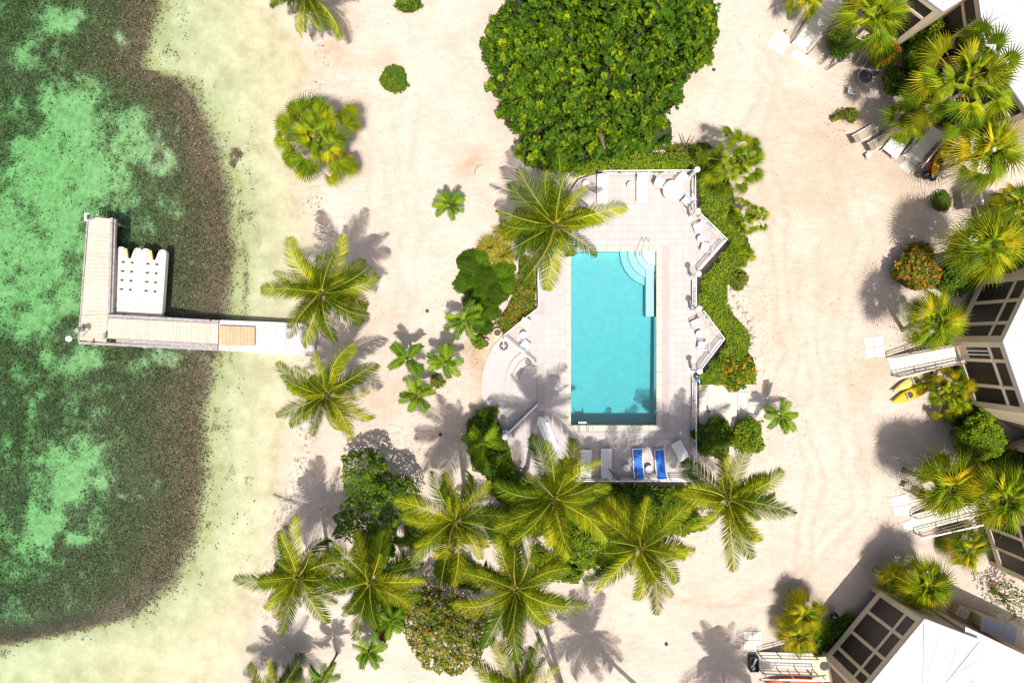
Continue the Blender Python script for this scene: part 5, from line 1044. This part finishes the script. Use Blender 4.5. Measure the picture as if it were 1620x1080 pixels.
BL = [('round_shrub', 'small round green shrub alone on the sand', 'shrub', (623, 125, 23), .12, .7, 700, .11, .5, bush_m, {'noise': .08}),
 ('leafy_bush', 'small loose leafy bush on open sand past the round shrub', 'bush', (647, 2, 20), .3, 1.2, 240, .2, .55, bush_m, {}),
 ('leafy_tree', 'rounded leafy tree on the beach above the coconut palms', 'tree', [(542, 722), (565, 708), (600, 712), (617, 728), (612, 745), (640, 752), (665, 775), (668, 800), (640, 822), (610, 830), (600, 855), (560, 862), (530, 850), (528, 815), (552, 790), (540, 765)], 2.2, 4.2, 260, .19, .6, bush_m, {'noise': .8, 'edge': 30, 'holes': .27}),
 ('orange_tinged_tree', 'open leafy tree with orange-tinged leaves among coconut palms', 'tree', [(640, 950), (675, 925), (720, 935), (765, 960), (775, 1000), (762, 1045), (720, 1068), (680, 1062), (650, 1030), (635, 990)], 2.2, 4.2, 300, .19, .55, croton_m, {'noise': .8, 'edge': 40, 'holes': .28}),
 ('leafy_bush', 'dark bush beside the entrance terrace carrying a feather palm', 'bush', [(735, 690), (745, 660), (770, 645), (788, 665), (800, 700), (815, 740), (790, 760), (750, 745)], .7, 1.8, 300, .19, .55, bush_m, {'noise': .4}),
 ('leafy_bush', 'green bush at the end of the concrete platform', 'bush', (1128, 692, 33), 1.0, 2.1, 300, .18, .55, bush_m, {}),
 ('leafy_bush', 'yellow-green bush behind the concrete platform slabs', 'bush', (1182, 690, 29), .8, 1.8, 300, .17, .55, lime_m, {}),
 ('leafy_bush', 'long dark hedge bush behind the blue lounger railing', 'bush', [(870, 768), (960, 766), (1050, 768), (1095, 775), (1105, 805), (1050, 815), (960, 812), (880, 800)], .8, 1.7, 280, .18, .55, bush_m, {'noise': .4, 'edge': 12}),
 ('leafy_bush', 'low bush under the tall palm beside its trunk', 'bush', [(800, 760), (860, 770), (880, 810), (865, 850), (830, 845), (805, 800)], .8, 1.8, 260, .2, .55, bush_m, {'noise': .4}),
 ('leafy_bush', 'lime bush between the tall palm and the railing palm', 'bush', [(880, 805), (925, 808), (965, 820), (985, 850), (975, 885), (930, 902), (890, 890), (866, 855)], .8, 1.9, 280, .19, .55, lime_m, {'noise': .5}),
 ('leafy_bush', 'lime bush under the railing palm towards open sand', 'bush', [(990, 815), (1060, 815), (1108, 812), (1118, 835), (1085, 848), (1040, 845), (1000, 850)], .7, 1.6, 280, .19, .55, lime_m, {'noise': .4}),
 ('leafy_bush', 'bright green bush beside the silvery fan palm', 'bush', (1440, 30, 36), 1.4, 3.0, 300, .17, .6, lime_m, {}),
 ('leafy_bush', 'yellow-topped bush against the plain-walled cottage', 'bush', (1485, 36, 26), 1.6, 3.2, 320, .16, .6, lime_m, {}),
 ('leafy_bush', 'green bush in the gap beneath the large white roof', 'bush', (1528, 42, 26), 1.4, 3.0, 300, .17, .6, lime_m, {}),
 ('leafy_bush', 'dark green bush between the yellow-topped bush and tall fan palm', 'bush', (1462, 82, 34), 1.0, 2.4, 300, .17, .6, bush_m, {}),
 ('flowering_bush', 'bush with bright red flowers beside the shaded chairs', 'bush', (1398, 82, 27), 1.0, 2.4, 300, .17, .6, lime_m, {'flowers': (red_f, 26, .14)}),
 ('leafy_bush', 'dark bush behind the parked bicycles', 'bush', (1332, 68, 24), 1.0, 2.0, 280, .16, .55, bush_m, {}),
 ('croton_shrub', 'small orange-green shrub at the edge of the chair shade', 'shrub', [(1314, 184), (1335, 172), (1352, 168), (1362, 182), (1350, 196), (1338, 190), (1318, 192)], .3, .8, 330, .15, .55, croton_m, {}),
 ('round_shrub', 'small round shrub beside the storage box', 'shrub', (1490, 318, 17), .3, 1.0, 500, .13, .5, bush_m, {}),
 ('flowering_bush', 'large bush full of orange flowers on the courtyard edge', 'bush', (1452, 424, 38), .9, 2.2, 300, .16, .6, croton_m, {'flowers': (orange_f, 90, .12)}),
 ('leafy_bush', 'dark green bush between orange-flowered bush and porch', 'bush', (1515, 440, 30), .9, 2.0, 280, .18, .6, bush_m, {}),
 ('leafy_bush', 'green bush between ramp rail and porch wall', 'bush', (1520, 590, 16), .6, 1.3, 300, .17, .6, bush_m, {}),
 ('leafy_tree', 'full rounded bright green tree beside the cottage', 'tree', [(1512, 680), (1530, 660), (1555, 655), (1580, 668), (1598, 695), (1588, 720), (1560, 730), (1525, 728), (1508, 705)], 1.8, 3.8, 420, .16, .55, lime_m, {'noise': .5, 'edge': 26, 'solid': True}),
 ('leafy_bush', 'green bush between the rounded tree and the cottage wall', 'bush', (1610, 735, 32), 1.6, 3.0, 300, .17, .55, bush_m, {}),
 ('leafy_bush', 'dark low bush in the shaded bed by the screened porch', 'bush', [(1300, 985), (1340, 970), (1360, 980), (1345, 1005), (1310, 1030), (1288, 1040), (1284, 1015)], .4, .9, 300, .15, .55, dark_m, {}),
 ('leafy_bush', 'dark bush under the tall fan palm behind red flowers', 'bush', (1470, 135, 34), .9, 2.0, 280, .18, .6, bush_m, {}),
 ('leafy_bush', 'lime bush below the tall fan palm beside the white roof', 'bush', (1530, 88, 26), 1.2, 2.6, 300, .17, .6, lime_m, {}),
 ('leafy_bush', 'dark bush at the top of the kayak ramp', 'bush', (1512, 178, 28), .9, 2.0, 280, .17, .6, bush_m, {}),
 ('leafy_bush', 'low dark bush in the shade behind the glass table', 'bush', (1420, 128, 24), .6, 1.4, 280, .17, .6, bush_m, {}),
 ('leafy_bush', 'dark bush between the lime fan palm and the porch', 'bush', (1598, 425, 26), 1.0, 2.2, 280, .17, .6, bush_m, {}),
 ('leafy_bush', 'lime bush below the rounded tree beside dense fan palms', 'bush', (1560, 752, 24), .9, 2.0, 280, .17, .6, lime_m, {}),
 ('leafy_bush', 'small lime bush at the porch corner above the rounded tree', 'bush', (1560, 652, 18), .9, 1.9, 300, .16, .6, lime_m, {}),
 ('leafy_bush', 'shaded bush between the fan palm and the rounded tree', 'bush', (1520, 655, 24), .6, 1.6, 280, .17, .6, bush_m, {}),
 ('leafy_bush', 'low green undergrowth between beach palms and leafy tree', 'bush', [(560, 850), (600, 852), (625, 875), (610, 895), (570, 890)], .4, 1.1, 260, .18, .55, bush_m, {}),
 ('leafy_bush', 'lime undergrowth below the leaning coconut palm crown', 'bush', [(838, 860), (880, 880), (925, 905), (915, 925), (870, 915), (840, 890)], .4, 1.2, 260, .18, .55, lime_m, {}),
 ('leafy_bush', 'dark undergrowth below the terrace bush and palms', 'bush', [(770, 745), (815, 742), (850, 765), (830, 800), (795, 800), (770, 775)], .6, 1.5, 260, .18, .55, bush_m, {'noise': .4}),
 ('leafy_bush', 'lime undergrowth beneath the railing palm crown', 'bush', [(960, 790), (1010, 785), (1060, 800), (1050, 830), (1000, 840), (965, 825)], .9, 2.0, 280, .18, .55, lime_m, {'noise': .5}),
 ('leafy_bush', 'green undergrowth around the foot of the tall shading palm', 'bush', [(770, 800), (810, 805), (830, 840), (815, 870), (780, 860), (762, 830)], .5, 1.4, 260, .18, .55, bush_m, {}),
 ('leafy_bush', 'dark undergrowth between orange-tinged tree and leaning palm', 'bush', [(690, 885), (735, 880), (770, 905), (760, 935), (715, 930), (685, 910)], .4, 1.2, 240, .18, .55, bush_m, {}),
 ('leafy_bush', 'undergrowth between the leafy tree and the neighbouring palm', 'bush', [(640, 825), (675, 818), (690, 845), (668, 872), (636, 862)], .4, 1.2, 240, .18, .55, bush_m, {}),
 ('leafy_bush', 'low lime undergrowth beneath the orange-tinged tree side', 'bush', [(560, 945), (610, 945), (645, 965), (640, 990), (595, 985), (562, 968)], .3, 1.0, 240, .18, .55, lime_m, {}),
 ('sparse_bush', 'sparse thin bush shading the sand by the screened cottage', 'bush', [(1560, 930), (1595, 915), (1625, 930), (1640, 970), (1600, 985), (1575, 965)], 1.0, 2.2, 70, .2, .55, bush_m, {'holes': .4, 'solid': False}),
 ('red_leaf_plant', 'dark red leafy plant under the coconut palms', 'plant', (605, 1002, 12), .3, .8, 260, .2, .35, leafmat('maroon_leaf', [(0, (.05, .012, .012)), (1, (.16, .03, .02))], .5, .1), {}),
 ('flower_plant', 'small leafy plant beside the white flower pot', 'plant', (757, 541, 12), .2, .7, 300, .17, .5, lime_m, {}),
 ('leafy_bush', 'low green bush on the terrace edge', 'bush', [(765, 645), (790, 640), (795, 652), (780, 662), (766, 660)], .3, .7, 300, .16, .5, lime_m, {}),
 ('croton_shrub', 'orange croton at the foot of the feather palm trio', 'shrub', (692, 602, 12), .2, .6, 260, .18, .4, croton_m, {}),
 ('croton_shrub', 'orange croton beside cushion shrub and feather palm', 'shrub', (742, 477, 10), .2, .8, 260, .18, .4, croton_m, {}),
 ('croton_shrub', 'orange-leaved shrub where the broad tree meets the hedge', 'shrub', [(1040, 232), (1070, 228), (1120, 226), (1132, 236), (1060, 243)], .5, 1.1, 280, .16, .5, croton_m, {}),
 ('dark_shrub', 'small dark shrub at the hedge edge near white rocks', 'shrub', (1167, 442, 17), .5, 1.3, 300, .17, .5, croton_m, {}),
 ('leafy_bush', 'bush right behind the storage box', 'bush', (1585, 330, 24), .8, 1.8, 260, .17, .55, bush_m, {}),
 ('leafy_bush', 'dense lime bush behind the drooping lime fan palm', 'bush', (1612, 372, 26), 1.0, 2.4, 260, .17, .55, lime_m, {}),
]
for k, (nm, lb, ct, ol, z0, z1, dn, lf, asp, m, kw) in enumerate(BL): canopy(nm, lb, ct, ol, z0, z1, dn, lf, asp, m, 100 + k, **kw)
# bare branching stalks
def bare(label, px_, py_, z, n, ln, seed):
    r = random.Random(seed); o = thing('bare_shrub', label, 'shrub', P(px_, py_, 0)); st = P(px_, py_, z) - P(px_, py_, 0); bk = mat('bare_twig', (.22, .13, .11), .8)
    MB().tube([(0, 0, 0), tuple(st)], [.06, .03], 6).build('stem', bk, o)
    for k in range(n): a = r.uniform(-1.6, 1.6) if z > 4 else r.uniform(0, 6.28); L_ = ln * r.uniform(.6, 1.1); MB().tube([tuple(st), tuple(st + Vector((math.cos(a) * L_ * .6, math.sin(a) * L_ * .6, L_ * .3))), tuple(st + Vector((math.cos(a + .1) * L_, math.sin(a + .1) * L_, L_ * .45)))], [.025, .02, .012], 5).build('branch', bk, o)
bare('bare branching stalk reaching over the large white roof', 1557, 40, 6.3, 9, 1.0, 3); bare('bare twiggy shrub on sand by the screened cottage', 1572, 920, .6, 9, .8, 5)

# ------------------------------------------------------------------ litter on the sand and weed along the waterline (too fine to count)
lr = np.random.default_rng(99)
def flakes(name, label, cat, pts, size, asp, m, zj=.02):
    n = len(pts); V, F = leaves_np(np.array(pts), lr.normal(size=(n, 3)) * .25 + np.array([0, 0, 1]), size, asp, lr, .1)
    me = np_mesh(name, V, F, {'rnd': np.repeat(lr.random(n), 4)}, k=3); me.materials.append(m); o = link(name, me, None); tag(o, label, cat, kind='stuff')
litter_m = leafmat('litter_leaf', [(0, (.07, .045, .025)), (.6, (.20, .13, .07)), (1, (.34, .26, .15))], .8, .0, spec=.05)
bases = [(556, 478), (560, 600), (735, 770), (520, 880), (650, 905), (700, 990), (690, 600), (740, 480), (1428, 521), (1450, 420), (1400, 120), (1470, 190), (590, 780), (1236, 658), (830, 880), (980, 870), (1110, 830), (1180, 470), (1190, 560), (900, 150), (1050, 230), (1340, 185), (1440, 770), (1500, 640), (1310, 1000), (760, 560), (505, 217), (1590, 950), (640, 700), (860, 1000), (1560, 700)]
pts = []
for (a, b) in bases:
    for k in range(130): pts.append((a + lr.normal() * 26, b + lr.normal() * 26))
for k in range(1600): pts.append((lr.uniform(490, 1450), lr.uniform(-10, 1090)))
out_ = []
for a, b in pts:
    aa, bb = np.array([a]), np.array([b])
    if inpoly(aa, bb, [(755, 525), (850, 395), (890, 265), (1105, 265), (1150, 380), (1150, 540), (1110, 765), (840, 765), (760, 690)])[0] or a < 490: continue
    out_.append(tuple(P(a, b, .03)))
flakes('leaf_litter', 'scattered dry leaf litter on the sand', 'leaf litter', out_, .11, .35, litter_m)
pts = []
for k in range(1500):
    b = lr.uniform(0, 1080); xo = np.interp(b, sy, sx); den = float(fbm(np.array([b / 40.]), np.array([3.3]), 5)[0])
    if lr.random() > (den - .25) * 2: continue
    a = xo + 26 + 12 * math.sin(b / 50) + lr.normal() * 7; 
    if 495 < b < 570: continue
    pts.append(tuple(P(a, b, .03)))
flakes('seaweed_wrack', 'thin line of dry seaweed left along the beach', 'seaweed', pts, .16, .3, leafmat('wrack', [(0, (.06, .05, .03)), (1, (.22, .17, .09))], .8, .0, spec=.05))

# seagrass tufts and bare flecks on the seabed
NS = 270000
sxp = lr.uniform(-260, 400, NS); syp = lr.uniform(-140, 1220, NS)
fx = np.interp(sxp, px[0], np.arange(nx)).astype(int); wy_ = CY / S - syp / S; fy = np.clip(np.searchsorted(gy, wy_), 0, ny - 1)
gm_v = grass[fy, fx]; zz = Z[fy, fx]; keep = lr.random(NS) < (gm_v * .9 + .012 * (sxp < np.interp(syp, ey, ex) + 30)) * (fbm(sxp / 5, syp / 5, 120) > .36)
sxp, syp, zz = sxp[keep], syp[keep], zz[keep] + .05
Ps = np.stack([(sxp - CX) / S, (CY - syp) / S, zz], 1)
flakes('seagrass', 'dark seagrass meadow under the shallow green sea', 'seagrass', Ps, .125, .5, leafmat('seagrass_blade', [(0, (.012, .010, .006)), (.5, (.055, .04, .022)), (.85, (.17, .125, .07)), (1, (.36, .27, .17))], .8, .0, spec=.05))

# ------------------------------------------------------------------ groups of repeated things
GROUPS = {'coconut_palm': 'coconut palms on the sand', 'fan_palm': 'fan palms round the yard', 'feather_palm': 'small feather palms', 'sun_lounger': 'sun loungers', 'side_table': 'small round side tables', 'deck_chair': 'patio chairs',
          'lamp_post': 'globe lamp posts round the deck', 'railing': 'white deck railings', 'entrance_ramp': 'ramps up to the cottages', 'kayak': 'kayaks beside the ramps', 'kettle_grill': 'kettle grills', 'bicycle': 'parked bicycles', 'cottage': 'cottages round the yard',
          'leafy_bush': 'leafy bushes', 'flowering_bush': 'flowering bushes', 'croton_shrub': 'croton shrubs', 'leafy_tree': 'small leafy trees', 'ornamental_grass': 'golden grass clumps', 'stone': 'dark stones on the sand', 'paving_slabs': 'paving slabs on the sand', 'flower_pot': 'flower pots', 'timber_beam': 'timber beams', 'bare_shrub': 'bare shrubs', 'round_shrub': 'round shrubs'}
for o in list(sc.objects):
    if o.parent is None and 'group' not in o:
        g_ = GROUPS.get(o.name.split('.')[0])
        if g_: o['group'] = g_
